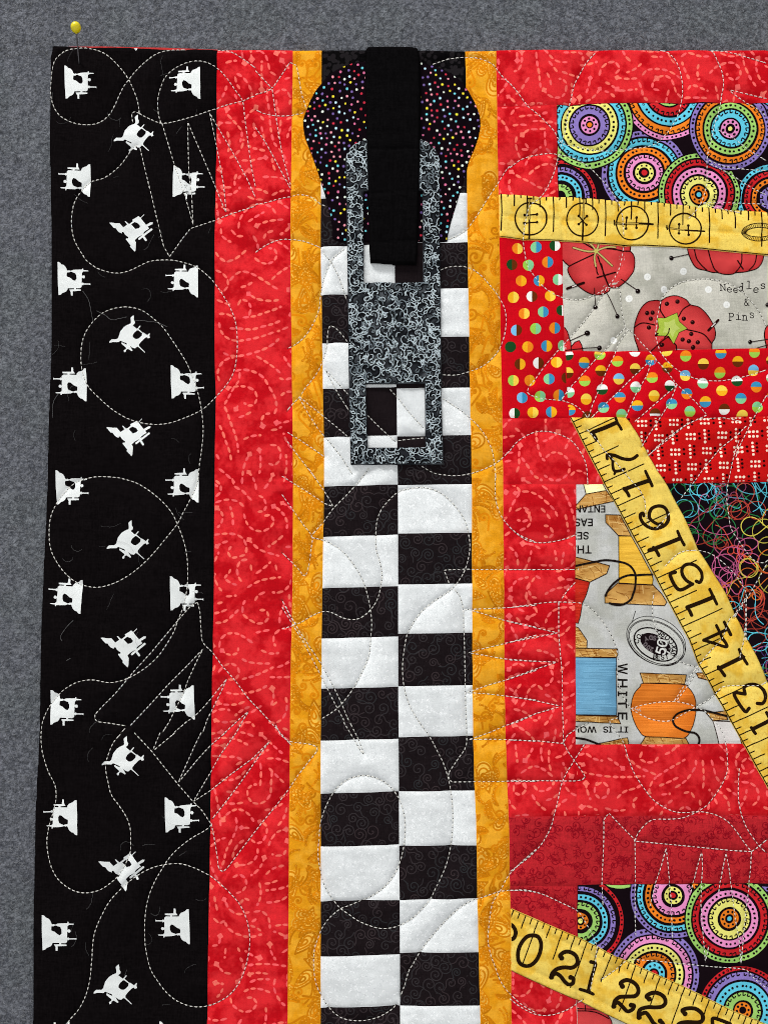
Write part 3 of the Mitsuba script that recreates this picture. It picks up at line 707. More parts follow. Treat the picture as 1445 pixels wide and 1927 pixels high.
# ------------------------------------------------------------------ red cloth: swirls of dashes
SW = """
C|500,420 510,380 540,350 580,340 608,365 610,395 580,415|590,430 640,440 690,440 730,435|740,420 760,395 800,385 860,385 910,400 960,430|720,460 735,500 745,540 770,560|830,430 800,460 795,490 820,505 850,500|830,430 870,420 905,440 920,480 930,510 970,540|590,490 620,510 660,505 710,500|510,450 550,465 585,490|1000,520 1000,480 1030,475 1080,500 1110,510|1100,430 1130,395 1160,365 1200,350 1250,350 1285,380 1290,420 1260,445 1230,435 1215,405|960,310 1000,290 1050,310 1100,315 1130,305|1180,290 1220,310 1260,310 1300,285|1310,290 1310,350 1330,400 1350,440 1380,480|1400,310 1380,350 1385,400 1400,440 1430,460|980,540 1040,545 1110,550|1150,480 1165,530 1170,560|190,270 230,320 270,345 320,345|215,340 245,380 265,405|290,400 340,415 390,420|65,270 65,330 55,380 20,395|145,290 150,350 160,400 165,450 170,490|120,410 90,450 65,490 30,520|185,495 220,540 270,545 300,530 315,490 310,450 270,440|300,290 340,290 400,290 410,330|730,270 780,280 840,275|890,280 905,320 930,350|60,760 100,725 150,720 200,715|45,740 30,790 40,840 60,880|195,730 195,780 205,830 240,850|0,950 50,990 110,1020 160,1045 220,1050|50,650 110,640 170,630 230,620|85,800 105,830 60,830
I|1070,100 1090,130 1130,155 1180,140 1220,110 1250,80|1290,130 1330,160 1380,165 1415,130 1410,85 1370,75|1070,200 1110,220 1140,260 1130,310 1090,320|1150,260 1190,220 1230,210 1280,225 1340,260 1400,300 1440,320|1250,330 1290,360 1340,375 1400,378 1440,370|1260,460 1270,410 1245,375 1210,370 1195,400|1225,470 1290,465 1350,445 1400,430 1445,410|1150,530 1200,530 1270,540 1330,525 1390,510 1440,490|1090,500 1100,550 1140,590 1200,600 1260,595 1330,580 1400,555|1090,660 1150,685 1220,685 1290,670 1350,650 1400,620 1430,590|1090,450 1140,450 1180,470|1090,830 1080,790 1095,740 1130,705 1170,695|1300,690 1350,720 1400,755 1440,790|1180,770 1230,765 1290,780 1340,810 1370,860 1400,910 1415,960 1410,1010 1385,1030|1130,870 1190,860 1250,865 1295,890 1305,930 1290,965 1260,975 1230,955|1205,780 1200,830 1170,870 1140,930 1120,970 1140,1020 1160,1080 1180,1130 1195,1190 1200,1240|1080,1060 1110,1120 1130,1180 1150,1230 1160,1290|1180,1000 1205,960|1340,1100 1330,1060 1345,1025 1380,1015|1360,1110 1410,1110 1445,1090|1230,1165 1280,1145 1330,1140|1380,1195 1420,1200 1440,1240 1430,1290 1400,1310 1370,1300|1270,1240 1240,1290 1225,1350 1220,1420|1090,1330 1140,1370 1180,1410
J|1165,0 1180,50 1225,70 1250,100 1280,130|1290,100 1330,100 1355,140 1350,180 1310,190|1070,160 1110,200 1105,250 1080,280|1230,200 1245,250 1280,290 1340,300 1390,270 1400,230 1370,205 1330,220|1060,320 1110,315 1170,315 1220,335 1245,380 1240,430 1200,445 1160,450 1140,420 1160,385|1070,390 1110,365 1150,355|1255,340 1290,380 1330,410 1380,425 1430,440|1150,490 1155,530 1120,560 1150,590 1190,605|1250,460 1210,470 1190,520 1200,560 1220,590|1270,490 1275,540|1250,620 1290,595 1340,575 1400,565 1440,560|1410,490 1420,540|1080,710 1120,700|1130,670 1190,665|1350,645 1310,665 1285,710|1250,670 1225,720 1225,770 1260,800 1310,825 1360,810 1370,770 1345,745 1310,750|1070,820 1120,815 1165,780 1200,745|1090,960 1100,910 1140,880 1190,880 1240,905 1290,940|1100,970 1140,1000 1190,995 1200,960|1200,1010 1250,1040 1320,1050 1390,1050|1330,975 1380,995 1430,990|1085,1100 1110,1070 1150,1050 1190,1065 1205,1100 1180,1140 1130,1140|1220,1140 1290,1120 1350,1095 1400,1070|1130,1215 1190,1225 1260,1215 1320,1200 1370,1170|1070,1270 1130,1285 1200,1280 1250,1260|1390,1180 1400,1240 1385,1290 1430,1260|1270,1330 1330,1290|1060,1370 1120,1385 1190,1375|1200,1400 1260,1380 1290,1410
K|930,30 990,25 1050,35 1100,60|920,115 980,120 1040,120 1070,140 1040,160|1160,150 1165,200 1160,270|1220,190 1215,250 1210,310 1170,350 1120,345 1095,300 1110,265 1145,255|1190,160 1230,200 1280,250|1160,0 1210,50 1280,110|930,280 945,330 955,400 965,470|970,440 1000,400 1050,380 1100,400 1130,445|1040,420 1045,470 1020,530 990,590 980,640 960,680|1060,470 1110,475|1150,440 1190,460 1190,510 1160,550 1120,540 1110,520|1300,480 1250,490 1215,530 1200,570|1290,560 1285,600 1240,610 1220,600|1020,740 1030,715 1070,705 1095,740 1080,780 1040,800|980,820 1010,880 1060,905 1110,890|1060,850 1090,820 1115,840|930,920 960,945 990,930|1130,890 1170,885 1205,920 1210,970|985,940 1010,980 1060,1005 1110,1020 1170,1000|1120,940 1150,920|965,1000 955,1050 910,1060|990,1070 985,1120|1040,1050 1060,1090|940,1140 980,1190 1030,1200|1100,1160 1150,1150 1220,1150 1290,1160|1210,1040 1215,1090 1240,1130|1090,1250 1150,1225 1210,1225|1240,1200 1230,1270 1260,1330 1290,1360|1010,1300 1020,1350 1070,1385 1120,1380 1145,1340 1120,1315 1080,1320|930,1240 980,1250
G|390,960 430,950 470,980 520,990|740,940 730,980 770,1000 820,990 830,960|650,960 700,1010 750,1040 800,1060 830,1075|820,1080 880,1040 930,1010 980,980|780,1180 790,1120 820,1080|480,1130 520,1110 550,1140 540,1190 500,1200 470,1160 490,1110|600,1200 640,1160 690,1150 740,1130|850,1180 900,1175|1030,960 1040,1010 1000,1080 970,1110 910,1150|1075,960 1080,1030 1085,1100 1080,1150|1120,960 1140,1030 1160,1090 1190,1120|1260,1110 1310,1110 1360,1120 1390,1160 1390,1210 1350,1250|950,1180 1010,1165 1040,1210|390,1250 440,1245 490,1270|700,1280 690,1210 730,1190|100,0 90,60 110,110|90,190 150,160 140,120|240,470 210,440 150,440|20,660 25,610 60,560|100,280 90,320 40,400|120,500 130,440|180,590 140,560 100,600 90,650 60,690|230,480 240,520 210,570 180,560|20,700 90,720 140,770 170,740|220,930 215,990 230,1050|30,900 40,1000|60,1060 130,1020 190,1040 240,1080|120,1110 160,1160 220,1150 250,1110
F|150,120 150,200 170,290 195,320|200,300 240,270 290,280 330,320 330,380 290,420 240,430 190,400|50,280 100,350 130,400 180,430|340,400 380,370 430,390|60,220 50,280 50,340 30,400|20,500 90,490 150,510 200,550 250,600 270,650|30,600 80,580 110,610 90,660 40,650|170,700 200,680 240,710 230,750 190,740|60,780 130,790 180,820|300,760 350,740|250,820 260,880|300,830 290,900|120,980 100,1030 120,1080 160,1090|170,980 150,960 120,1000
B|10,270 60,310 75,360 90,410 130,420|110,300 150,285 195,300|70,490 65,540 75,590 80,640 85,700 95,760 110,810 150,850 180,920|110,520 150,500 180,510 200,550 190,600|30,650 60,690|20,1000 70,1000 130,1000 180,1010|0,1280 60,1255 120,1245 180,1240|40,1370 60,1320 110,1300
A|1320,400 1380,440 1420,500 1430,560|1330,430 1345,480 1370,510|1290,600 1285,640 1330,690 1370,740 1360,800|1230,690 1290,690 1330,700|1220,750 1250,810|1240,940 1260,990|1300,890 1340,860 1370,830 1380,780|1350,960 1330,1010 1330,1050|1420,960 1380,970 1350,1010|1250,1050 1310,1060|1250,1290 1260,1340 1310,1370|1310,1300 1350,1340 1390,1330
L|1290,250 1310,200 1350,130 1300,90|1380,240 1410,280 1400,330 1340,360|1290,450 1330,490 1340,560|1290,700 1330,640 1400,620|1380,720 1400,770 1440,800|1290,830 1300,900 1350,990|1280,1150 1330,1110 1390,1130|1290,1250 1340,1300 1310,1360
"""
swirls = []
for row in SW.strip().splitlines():
    k, *runs = row.split('|')
    swirls += [q(k, r) for r in runs]


def dashes(poly, seed):
    rg = np.random.default_rng(seed)
    ink = Ink()
    x0, y0, x1, y1 = poly.bounds
    cs = 5.6
    occ = set()
    tone = lambda: (249, 106 + 12 * rg.uniform(-1, 1), 100)

    def chain(p):
        p = resample(p, .5)
        d = np.cumsum(np.r_[0, np.linalg.norm(np.diff(p, axis=0), axis=1)])
        if rg.random() < .3 and len(p) > 30:
            a = math.atan2(*(p[16] - p[0])[::-1])
            b = np.array([[-2, 0], [5, -6], [8, -2], [15, 0], [8, 3], [4, 7]]) * rg.uniform(.6, .9)
            ink.fill(Polygon(b @ np.array([[math.cos(a), math.sin(a)], [-math.sin(a), math.cos(a)]]) + p[0]).buffer(-.5).buffer(1.4, quad_segs=2), tone())
        at = 8.0 if rg.random() < .3 else 0.0
        while at < d[-1] - 3:
            ln = rg.uniform(9, 12.5)
            i, j = np.searchsorted(d, at), min(np.searchsorted(d, at + ln), len(p) - 1)
            m = (p[i] + p[j]) / 2
            v_ = p[j] - p[i]
            ink.fill(ell(m[0], m[1], math.atan2(v_[1], v_[0]), np.linalg.norm(v_) + 1.5, rg.uniform(4.3, 5.5)), tone())
            at += ln + rg.uniform(3.2, 4.6)

    near = poly.buffer(4)
    for p in swirls:
        sm = smooth(p, 1.0)
        for x, y in sm:
            for a in (-1, 0, 1):
                for b in (-1, 0, 1):
                    occ.add((int(x // cs) + a, int(y // cs) + b))
        if near.intersects(LineString(p)):
            chain(sm)
    for k in range(int(poly.area / 40)):
        x, y = rg.uniform(x0, x1), rg.uniform(y0, y1)
        th, sgn = rg.uniform(0, 2 * np.pi), rg.choice([-1, 1])
        kap, gro = (rg.uniform(.004, .016), rg.uniform(.0002, .0006)) if rg.random() < .6 else (rg.uniform(-.01, .02), 0.0)
        pts, own = [], set()
        for i in range(int(rg.integers(24, 66))):
            c = (int(x // cs), int(y // cs))
            if c in occ:
                break
            own.add(c)
            pts.append((x, y))
            kap = min(kap + gro * 3, .085)
            th += sgn * kap * 3
            x, y = x + 3 * math.cos(th), y + 3 * math.sin(th)
        if len(pts) < 11:
            continue
        for c in own:
            for a in (-1, 0, 1):
                for b in (-1, 0, 1):
                    occ.add((c[0] + a, c[1] + b))
        chain(np.array(pts))
    return ink


tapes_u = shapely.union_all([p for _, p, _ in TAPES])
for i, name in enumerate([n for n, _, m, _ in patches if m == 'red_batik']):
    dashes(P[name], 100 + i).build('quilt__' + name + '__dash_print', P[name].buffer(-1), cut=tapes_u if i else None, kind='stuff', jitter=.08)

# ------------------------------------------------------------------ gold cloth: paisley drops, curls and fronds
DG, LG = (215, 130, 16), (250, 186, 74)


def spiral(x, y, r0, turns, a0, sgn, n=26, p=1.0):
    t = np.linspace(0, 1, n)
    r = r0 * (1 - t) ** p
    a = a0 + sgn * turns * 2 * np.pi * t
    return np.c_[x + r * np.cos(a), y + r * np.sin(a)]


def teardrop(x, y, s, a, k=1.0):
    t = np.linspace(0, 2 * np.pi, 30)
    px = s * (np.cos(t)) * 0.95
    py = s * 0.62 * np.sin(t) * np.sin(t / 2) ** 1.2
    b = 0.35 * k * (px / s + 1) ** 2 * s * .25
    py = py + b
    return np.c_[x + px * math.cos(a) - py * math.sin(a), y + px * math.sin(a) + py * math.cos(a)]


def paisley(poly, seed):
    rg = np.random.default_rng(seed)
    ink = Ink()
    x0, y0, x1, y1 = poly.bounds
    cents = []
    y = y0
    while y < y1:
        for _ in range(3):
            cents.append((rg.uniform(x0 - 10, x1 + 10), y + rg.uniform(-10, 10)))
        y += 19
    for cx, cy in cents:
        kind = rg.random()
        a = rg.uniform(0, 2 * np.pi)
        sgn = rg.choice([-1, 1])
        if kind < .28:
            s = rg.uniform(18, 30)
            ink.fill(Polygon(teardrop(cx, cy, s * 1.12, a, sgn)).buffer(0), LG, 0)
            for m, w in ((1, 3.6), (.66, 3.4), (.30, 3.6)):
                ink.stroke(teardrop(cx, cy, s * m, a, sgn), w, DG, 1)
            for p in teardrop(cx, cy, s * .83, a, sgn)[2:-2:2]:
                ink.dot(p[0], p[1], 1.2, LG, 2, 2)
        elif kind < .72:
            base = np.array([cx, cy])
            bend = sgn * rg.uniform(.9, 1.8)
            for j in range(int(rg.integers(4, 8))):
                L = rg.uniform(20, 28) * (1 + .22 * j)
                t = np.linspace(0, 1, 10)
                th = a + sgn * j * .20 + bend * t
                pts = base + np.cumsum(np.c_[np.cos(th), np.sin(th)] * (L / 10), axis=0)
                ink.stroke(pts, 3.5, DG, 1)
                ink.dot(*pts[-1], 2.7, DG, 1, 2)
                if j % 2:
                    for p in pts[3::2]:
                        ink.dot(p[0], p[1], .9, LG, 2, 1)
        else:
            r = rg.uniform(7, 13)
            p = spiral(cx, cy, r, 1.4, a, sgn)
            tail = np.array([p[0] + np.array([math.cos(a - sgn * 1.5), math.sin(a - sgn * 1.5)]) * r * q_ for q_ in (2.2, 1.1)])
            ink.stroke(smooth(np.vstack([tail, p])), 4.0, DG, 1)
            ink.dot(*p[-1], 2.6, DG, 2, 2)
    return ink


for i, name in enumerate(('gold_strip', 'gold_strip_001')):
    paisley(P[name], 31 + i).build('quilt__' + name + '__paisley_print', P[name].buffer(-1), kind='stuff', jitter=.2)

# ------------------------------------------------------------------ black and white zipper teeth: curls on black, leaf specks on white
for i, (key, poly, white) in enumerate(SQ):
    if poly.bounds[1] > 1990:
        continue
    ink = Ink()
    x0, y0, x1, y1 = poly.bounds
    if white:
        n = int(poly.area / 62)
        xs, ys = rng.uniform(x0, x1, n), rng.uniform(y0, y1, n)
        for x, y in zip(xs, ys):
            a = rng.uniform(0, np.pi)
            c = (249, 251, 251) if rng.random() < .66 else (216, 219, 220)
            if rng.random() < .22:
                ink.stroke(spiral(x, y, rng.uniform(3, 6), .55, rng.uniform(0, 6.3), rng.choice([-1, 1]), 8), 1.1, c)
            else:
                ink.fill(ell(x, y, a, rng.uniform(3, 6), rng.uniform(1.5, 2.7), 7), c)
        ink.build(key + '__leaf_print', poly.buffer(-1.5), kind='stuff', cut=appl if y0 < 880 else None)
    else:
        pts = []
        for _ in range(400):
            p = np.array([rng.uniform(x0, x1), rng.uniform(y0, y1)])
            if all(np.linalg.norm(p - o) > 19 for o in pts):
                pts.append(p)
        for p in pts:
            a, sg = rng.uniform(0, 6.28), rng.choice([-1, 1])
            r = rng.uniform(8, 13.5)
            sp = spiral(p[0], p[1], r, rng.uniform(1.3, 1.9), a, sg, 30, .8)
            d = np.array([math.cos(a - sg * 1.7), math.sin(a - sg * 1.7)])
            tail = np.array([sp[0] + d * r * 1.5 + np.array([math.cos(a), math.sin(a)]) * r * .5, sp[0] + d * r * .7])
            c = (54 + rng.uniform(-6, 6), 50, 52)
            ink.stroke(smooth(np.vstack([tail, sp])), 1.5, c)
            for m in range(3):
                b = p + rng.uniform(-14, 14, 2)
                ink.dot(b[0], b[1], .9, c, 0, 1)
        ink.build(key + '__curl_print', poly.buffer(-1.5), kind='stuff', cut=appl if y0 < 880 else None)
ink = Ink()
for _ in range(420):
    ink.fill(Point(rng.uniform(600, 880), rng.uniform(85, 200)).buffer(rng.uniform(2.5, 5), quad_segs=3), (33, 30, 32))
ink.build('quilt__top_patch__pebble_print', P['top_patch'].buffer(-2), kind='stuff', cut=appl)

# ------------------------------------------------------------------ zipper slider: tiny coloured dots; pull: leaf outlines
ink = Ink()
DC = [(190, 225, 240), (240, 220, 60), (215, 110, 150), (120, 95, 160), (200, 50, 70), (110, 205, 215), (235, 150, 165), (225, 235, 220)]
dots = np.zeros((0, 2))
for _ in range(16000):
    p = np.array([rng.uniform(566, 906), rng.uniform(108, 460)])
    if not len(dots) or np.min(np.hypot(*(dots - p).T)) > 9.4:
        dots = np.vstack([dots, p])
for x, y in dots:
    ink.fill(Point(x, y).buffer(rng.uniform(2.0, 2.7), quad_segs=2), DC[int(rng.integers(len(DC)))])
ink.build('quilt__zipper_slider__dot_print', slider.buffer(-1.5), off=0.00055, cut=shapely.union_all([pull_out.difference(Polygon([(685, 361), (794, 361), (796, 531), (684.5, 532)])), tab]).buffer(.5), kind='stuff')
ink = Ink()
pts = np.zeros((0, 2))
for _ in range(9000):
    p = np.array([rng.uniform(650, 836), rng.uniform(258, 876)])
    if not len(pts) or np.min(np.abs(pts - p).sum(1)) > 12.5:
        pts = np.vstack([pts, p])
for p in pts:
    a, sg, r = rng.uniform(0, 6.28), rng.choice([-1, 1]), rng.uniform(7, 12)
    turns = rng.uniform(.55, 1.05)
    sp_ = spiral(p[0], p[1], r, turns, a, sg, 22, .75)
    pl_ = spiral(p[0], p[1], r * 1.24, turns * .8, a, sg, 20, .75)
    ly = int(rng.integers(0, 4)) * 3
    pale = (190, 203, 208) if rng.random() < .75 else (120, 131, 137)
    ink.stroke(sp_, 4.6, (18, 19, 21), ly)
    ink.stroke(pl_, 1.4, pale, ly + 2)
    for _ in range(2):
        k = int(rng.integers(0, 9))
        d = (pl_[k] - p) / (np.linalg.norm(pl_[k] - p) + 1e-9)
        n_ = np.array([-d[1], d[0]]) * -sg
        t = np.linspace(0, 1, 8)[:, None]
        L, wd_ = rng.uniform(6, 9.5), rng.uniform(2.2, 3.4)
        axis = pl_[k] + (d * .75 + n_ * .65) * L * t + n_ * 2.4 * t ** 2
        side = np.array([-(d * .75 + n_ * .65)[1], (d * .75 + n_ * .65)[0]])
        w_ = wd_ * np.sin(np.pi * t ** .7)
        up_, dn_ = axis + side * w_, axis - side * w_
        ink.fill(Polygon(np.vstack([up_, dn_[::-1]])).buffer(0), (18, 19, 21), ly + 1)
        ink.stroke(up_, 1.3, pale, ly + 2)
        if rng.random() < .5:
            ink.stroke(dn_, 1.1, pale, ly + 2)
ink.build('quilt__zipper_pull__leaf_print', pull.buffer(-1.5), off=0.00145, cut=tab.buffer(.5), kind='stuff')

# ------------------------------------------------------------------ black border: white sewing machines
machA = Polygon(np.vstack([q('a', '205,235 250,235 290,262 330,310 400,330 450,370 490,430 510,490 545,520 580,500 630,522 720,485 870,475 1000,470 1012,430 1040,430 1050,485 1195,490 1215,520 1050,530 1010,570 1005,690 1050,665 1095,680 1110,725 1090,765 1050,770 1005,735 1005,940 1045,915 1080,945 1240,945 1290,940 1290,1000 1250,980 1070,985 1050,1010 1015,990 1000,1070 950,1105 820,1105 820,1140 980,1150 985,1195 710,1205 705,1355 650,1350 640,1260 650,1250 590,1150 750,1140 755,1105 545,1105 530,1160 480,1220 360,1270 300,1330 240,1340 228,1200 212,700')])).buffer(0)
machA = machA.difference(Polygon(q('a', '510,580 590,570 640,545 720,575 790,600 825,680 832,790 790,850 760,855 700,825 600,745 520,720 505,690')))
machB = Polygon(q('b', '825,95 835,180 835,250 870,310 865,360 800,415 920,515 945,510 1020,420 1045,435 975,525 1110,640 1130,635 1245,715 1310,645 1325,655 1305,730 1330,790 1265,815 1240,775 1180,800 1060,920 1000,1000 1000,1050 1190,1240 1165,1245 985,1080 945,1065 880,1120 800,1100 720,1035 790,1160 770,1200 670,1135 615,1160 600,1230 550,1235 540,1185 610,1130 610,1100 470,980 490,945 600,990 700,1060 620,960 430,885 380,925 200,925 100,950 95,915 165,840 320,835 375,790 400,700 430,600 540,465 640,400 740,360 750,310 735,180 760,150')).buffer(0)
machB = machB.difference(Polygon(q('b', '965,560 1095,660 1080,730 1010,800 950,835 890,832 810,770 805,720 850,640 930,570'))).union(LineString(q('b', '485,960 780,1180')).buffer(1.45)).union(LineString(q('b', '650,1010 690,1050')).buffer(1.6)).buffer(0)
machC = Polygon(q('c', '130,340 180,330 290,350 415,350 515,465 625,390 555,295 580,290 660,365 690,365 785,290 765,250 870,185 930,140 985,185 1080,90 1095,100 1000,190 1010,220 1140,380 1270,295 1330,300 1310,350 1185,425 1225,480 1130,545 1090,580 1060,620 1060,650 960,700 935,710 830,810 865,880 850,1090 825,1130 695,990 715,960 585,790 590,765 640,765 655,730 560,660 520,590 480,590 475,630 400,600 350,550 310,490 250,480')).buffer(0)
machC = machC.difference(Polygon(q('c', '735,380 830,310 930,350 985,420 950,470 850,505'))).union(LineString(q('c', '950,775 1285,500')).buffer(1.9)).union(LineString(q('c', '1060,700 1135,805')).buffer(2.0)).union(LineString(q('c', '1050,640 1090,660')).buffer(1.8)).buffer(0)


def motif(g, ref, at, rot=0.0, tiltd=0.0):
    s = 1 + (at[1] - ref[1]) * 5.5e-5
    g = affinity.rotate(affinity.scale(g, s, s, origin=ref), rot + tiltd, origin=ref)
    return affinity.translate(g, at[0] - ref[0], at[1] - ref[1])


WH = (232, 235, 233)
machines = [motif(machA, (122, 154), p, 0, t) for p, t in [((122, 154), 0), ((325, 339.5), 2), ((109.5, 524.7), 0), ((322, 718.6), 0), ((104.5, 917), 1), ((319.8, 1117), 1), ((94, 1332), 2), ((310.5, 1535), 0), ((79.6, 1756), 1), ((300, 1958), 0), ((66, 2170), 0)]]
machines += [motif(machA, (122, 154), p, 180, t) for p, t in [((377, 154.5), 1), ((169.5, 338), 2), ((372, 527), 0), ((161, 722), 0), ((372.6, 913), 0), ((153, 1123), 4), ((365, 1322), 0), ((144.6, 1539), 0), ((356.6, 1744), 0), ((130, 1960), 0)]]
machines += [motif(machB, (251.4, 591), p) for p in [(258.4, 212.6), (251, 591.8), (247.6, 979), (238, 1385.7), (224, 1815)]]
machines += [motif(machC, (199, 803.5), p) for p in [(206, 419), (199.5, 803.7), (190, 1200.6), (185, 1622), (178, 2020)]]
machines.append(Polygon(q('A', '735,240 795,240 782,258 770,284 760,270')))
bs = P['border_strip'].buffer(-1)
for g in machines:
    ink = Ink()
    ink.fill(g, WH)
    ink.build('quilt__border_strip__sewing_machine_print', bs)

# ------------------------------------------------------------------ medallions
OR, PU, PK, YE, CY, GR, RD = (240, 130, 36), (142, 122, 192), (236, 146, 198), (240, 234, 124), (98, 202, 226), (160, 208, 108), (206, 38, 44)
BK = (27, 19, 22)
TOPM = [
    ((1374.5, 240.2), [(66.5, 76.5, PU, 'd'), (52.5, 64.5, OR, 'h'), (37.5, 49.5, GR, 'd'), (20, 35, CY, 'h'), (8, 17.5, PK, 'd'), (0, 4, YE, '')]),
    ((1109.4, 233.8), [(69.5, 81, GR, 'd'), (54.5, 67.5, CY, 'h'), (38.5, 52.5, YE, 'd'), (20, 36.5, PU, 'h'), (6.5, 16.7, PK, 'd'), (0, 4.5, OR, '')]),
    ((1316.2, 363.8), [(67.5, 77, GR, 'd'), (53.5, 65.5, RD, 'h'), (37, 50.5, PK, 'd'), (19.5, 34.5, YE, 'h'), (7.5, 17, OR, 'd'), (0, 4.5, CY, '')]),
    ((1258, 173.5), [(78, 87, PK, 'd'), (62, 76, OR, 'h'), (44.5, 60, CY, 'd'), (27, 42.5, RD, 'h'), (12, 25, GR, 'd')]),
    ((1478, 150), [(58, 70, PU, 'd'), (44, 55, CY, 'h'), (20, 40, YE, 'd')]),
    ((1452.7, 371), [(55, 64.5, CY, 'd'), (40, 51.5, RD, 'h'), (27, 37, OR, 'd'), (8, 22, PU, 'h'), (0, 5, YE, '')]),
    ((1212.4, 324), [(69, 80, PU, 'd'), (54.5, 66.5, CY, 'h'), (38.5, 51, OR, 'd'), (21.5, 35, PK, 'h'), (9.5, 18, YE, 'd'), (0, 5.5, RD, '')]),
    ((1052, 369), [(62.5, 70.5, RD, 'd'), (48, 57.5, PU, 'h'), (32, 43, CY, 'd'), (11.5, 25, GR, 'h')]),
    ((1540, 262), [(40, 52, GR, 'd'), (24, 36, OR, 'h'), (0, 18, PK, 'd')]),
]
LOWM = [
    ((1374, 1731), [(73, 84, GR, 'd'), (57.5, 70.5, RD, 'h'), (41, 54, PK, 'd'), (22, 38.5, YE, 'h'), (8, 18.5, OR, 'd'), (0, 4.5, CY, '')]),
    ((1267.4, 1687.5), [(70, 80.5, PU, 'd'), (56.5, 67.5, CY, 'h'), (41.5, 53, OR, 'd'), (21.5, 37.5, PK, 'h'), (8, 17, YE, 'd'), (0, 5, RD, '')]),
    ((1093, 1735.5), [(73.5, 81.5, RD, 'd'), (56, 66, PU, 'h'), (40, 51.5, CY, 'd'), (22, 36, GR, 'h'), (7.5, 15.5, OR, 'd'), (0, 4.5, YE, '')]),
    ((1231.3, 1833.6), [(74, 85.5, PU, 'd'), (58, 71.5, PK, 'h'), (41.5, 55.5, YE, 'd'), (24, 38.5, OR, 'h'), (9, 20.5, CY, 'd'), (0, 6, RD, '')]),
    ((1397.4, 1902.8), [(73, 82.5, RD, 'd'), (56.5, 71, PU, 'h'), (37, 54, CY, 'd'), (18.5, 34.5, GR, 'h'), (6, 16, OR, 'd')]),
    ((1168, 1601), [(55, 73, GR, ''), (40, 52, YE, '')]),
    ((1443, 1612), [(57, 67, PU, 'd'), (40, 54, PK, 'h')]),
    ((1515, 1735), [(52, 63, GR, 'd'), (36, 49, OR, 'h'), (15, 33, PU, 'd')]),
]


def medallions(name, lst, cut):
    covered = None
    for c, rings in lst:
        ink = Ink()
        R = rings[0][1]
        sq = 1 + rng.uniform(-.015, .015)
        for j, (r0, r1, col, pat) in enumerate(rings):
            r0, r1 = (r0 + .7, r1 - .5) if r0 > 0 else (0, r1)
            g = Point(*c).buffer(r1, quad_segs=20)
            if r0 > 0:
                o = rng.uniform(-.7, .7, 2)
                g = g.difference(Point(c[0] + o[0], c[1] + o[1]).buffer(r0, quad_segs=20))
            ink.fill(g, col, 0)
            m = (r0 + r1) / 2
            if pat == 'd':
                n = max(8, int(2 * np.pi * m / 8.9))
                ph = rng.uniform(0, 6)
                for k in range(n):
                    a = ph + 2 * np.pi * k / n + rng.uniform(-.03, .03)
                    ink.dot(c[0] + m * math.cos(a), c[1] + m * math.sin(a), rng.uniform(2.15, 2.65) * (1 if r1 - r0 > 8.2 else .85), BK, 1)
            elif pat == 'h':
                n = max(8, int(2 * np.pi * r1 / 10.6))
                for k in range(n):
                    a = 2 * np.pi * k / n + rng.uniform(-.03, .03)
                    d, t = np.array([math.cos(a), math.sin(a)]), np.array([-math.sin(a), math.cos(a)])
                    o = np.array(c)
                    ink.stroke([o + d * (r1 + 1), o + d * (r1 - 5.2), o + d * (r1 - 5.6) + t * 2.0, o + d * (r1 - 4.2) + t * 4.6], 2.4, BK, 1)
        ink.build('quilt__' + name + '__medallion_print', P[name].buffer(-1), cut=covered.union(cut) if covered is not None else cut)
        disc = Point(*c).buffer(R + 2.2, quad_segs=24)
        covered = disc if covered is None else covered.union(disc)


medallions('medallion_patch', TOPM, tape1)
medallions('medallion_patch_001', LOWM, tape3)

# ------------------------------------------------------------------ polka dots, each half one colour
PC = dict(O=(243, 135, 32), Y=(251, 212, 80), B=(58, 143, 188), G=(160, 210, 80), M=(135, 208, 150), K=(104, 46, 16), D=(28, 72, 34), W=(245, 242, 236), S=(122, 190, 232), A=(246, 176, 34))
dl = """42,197,OY 146,190,MB 250,183,DW 10,290,DK 103,288,GM 210,275,OB 62,380,OA 163,376,BA 270,372,MW 18,473,AY 122,468,WK 226,462,AY 78,565,OY 185,555,MB 290,545,DW 35,658,SK 142,650,GM 250,645,OB 2,750,DD 98,752,AO 205,745,BA 300,740,MW 55,848,KA 160,840,WK 262,835,AY 18,940,GY 112,937,OA 219,930,MB 319,923,KD 68,1035,SB 170,1027,GM 275,1020,OB 25,1125,WD 128,1118,AY 232,1115,BA"""
dr_ = """325,795,WD 505,790,YG 700,775,WW 880,770,YY 416,838,AB 510,883,AK 603,830,OG 703,873,YK 792,822,AB 885,865,AK 984,802,OG 1084,847,YK 1181,787,AB 1278,833,AK 1371,780,OG 1470,825,YK 325,895,YK 420,940,OG 518,988,WD 610,930,SY 706,975,WM 798,922,OG 898,967,WD 985,910,SY 1085,952,WM 1180,893,OG 1277,940,WD 1369,880,SY 1470,925,WM 332,1003,WM 428,1043,YA 525,1090,BM 617,1033,BO 715,1080,AB 808,1025,YA 908,1068,BM 994,1012,BO 1098,1057,AB 1190,995,YA 1295,1040,BM 1382,975,BO 1480,1020,AB 338,1103,AB 437,1140,KK 626,1130,MG 815,1125,KW 1010,1112,MG 1203,1100,KW 1305,1135,YY 1390,1087,MG 1490,1130,KW 1572,870,OG 1570,970,BM 1575,1070,YA 1660,830,AK 1660,930,SY 1660,1030,BO 1750,880,OG 1750,980,WD 1750,1080,AB"""
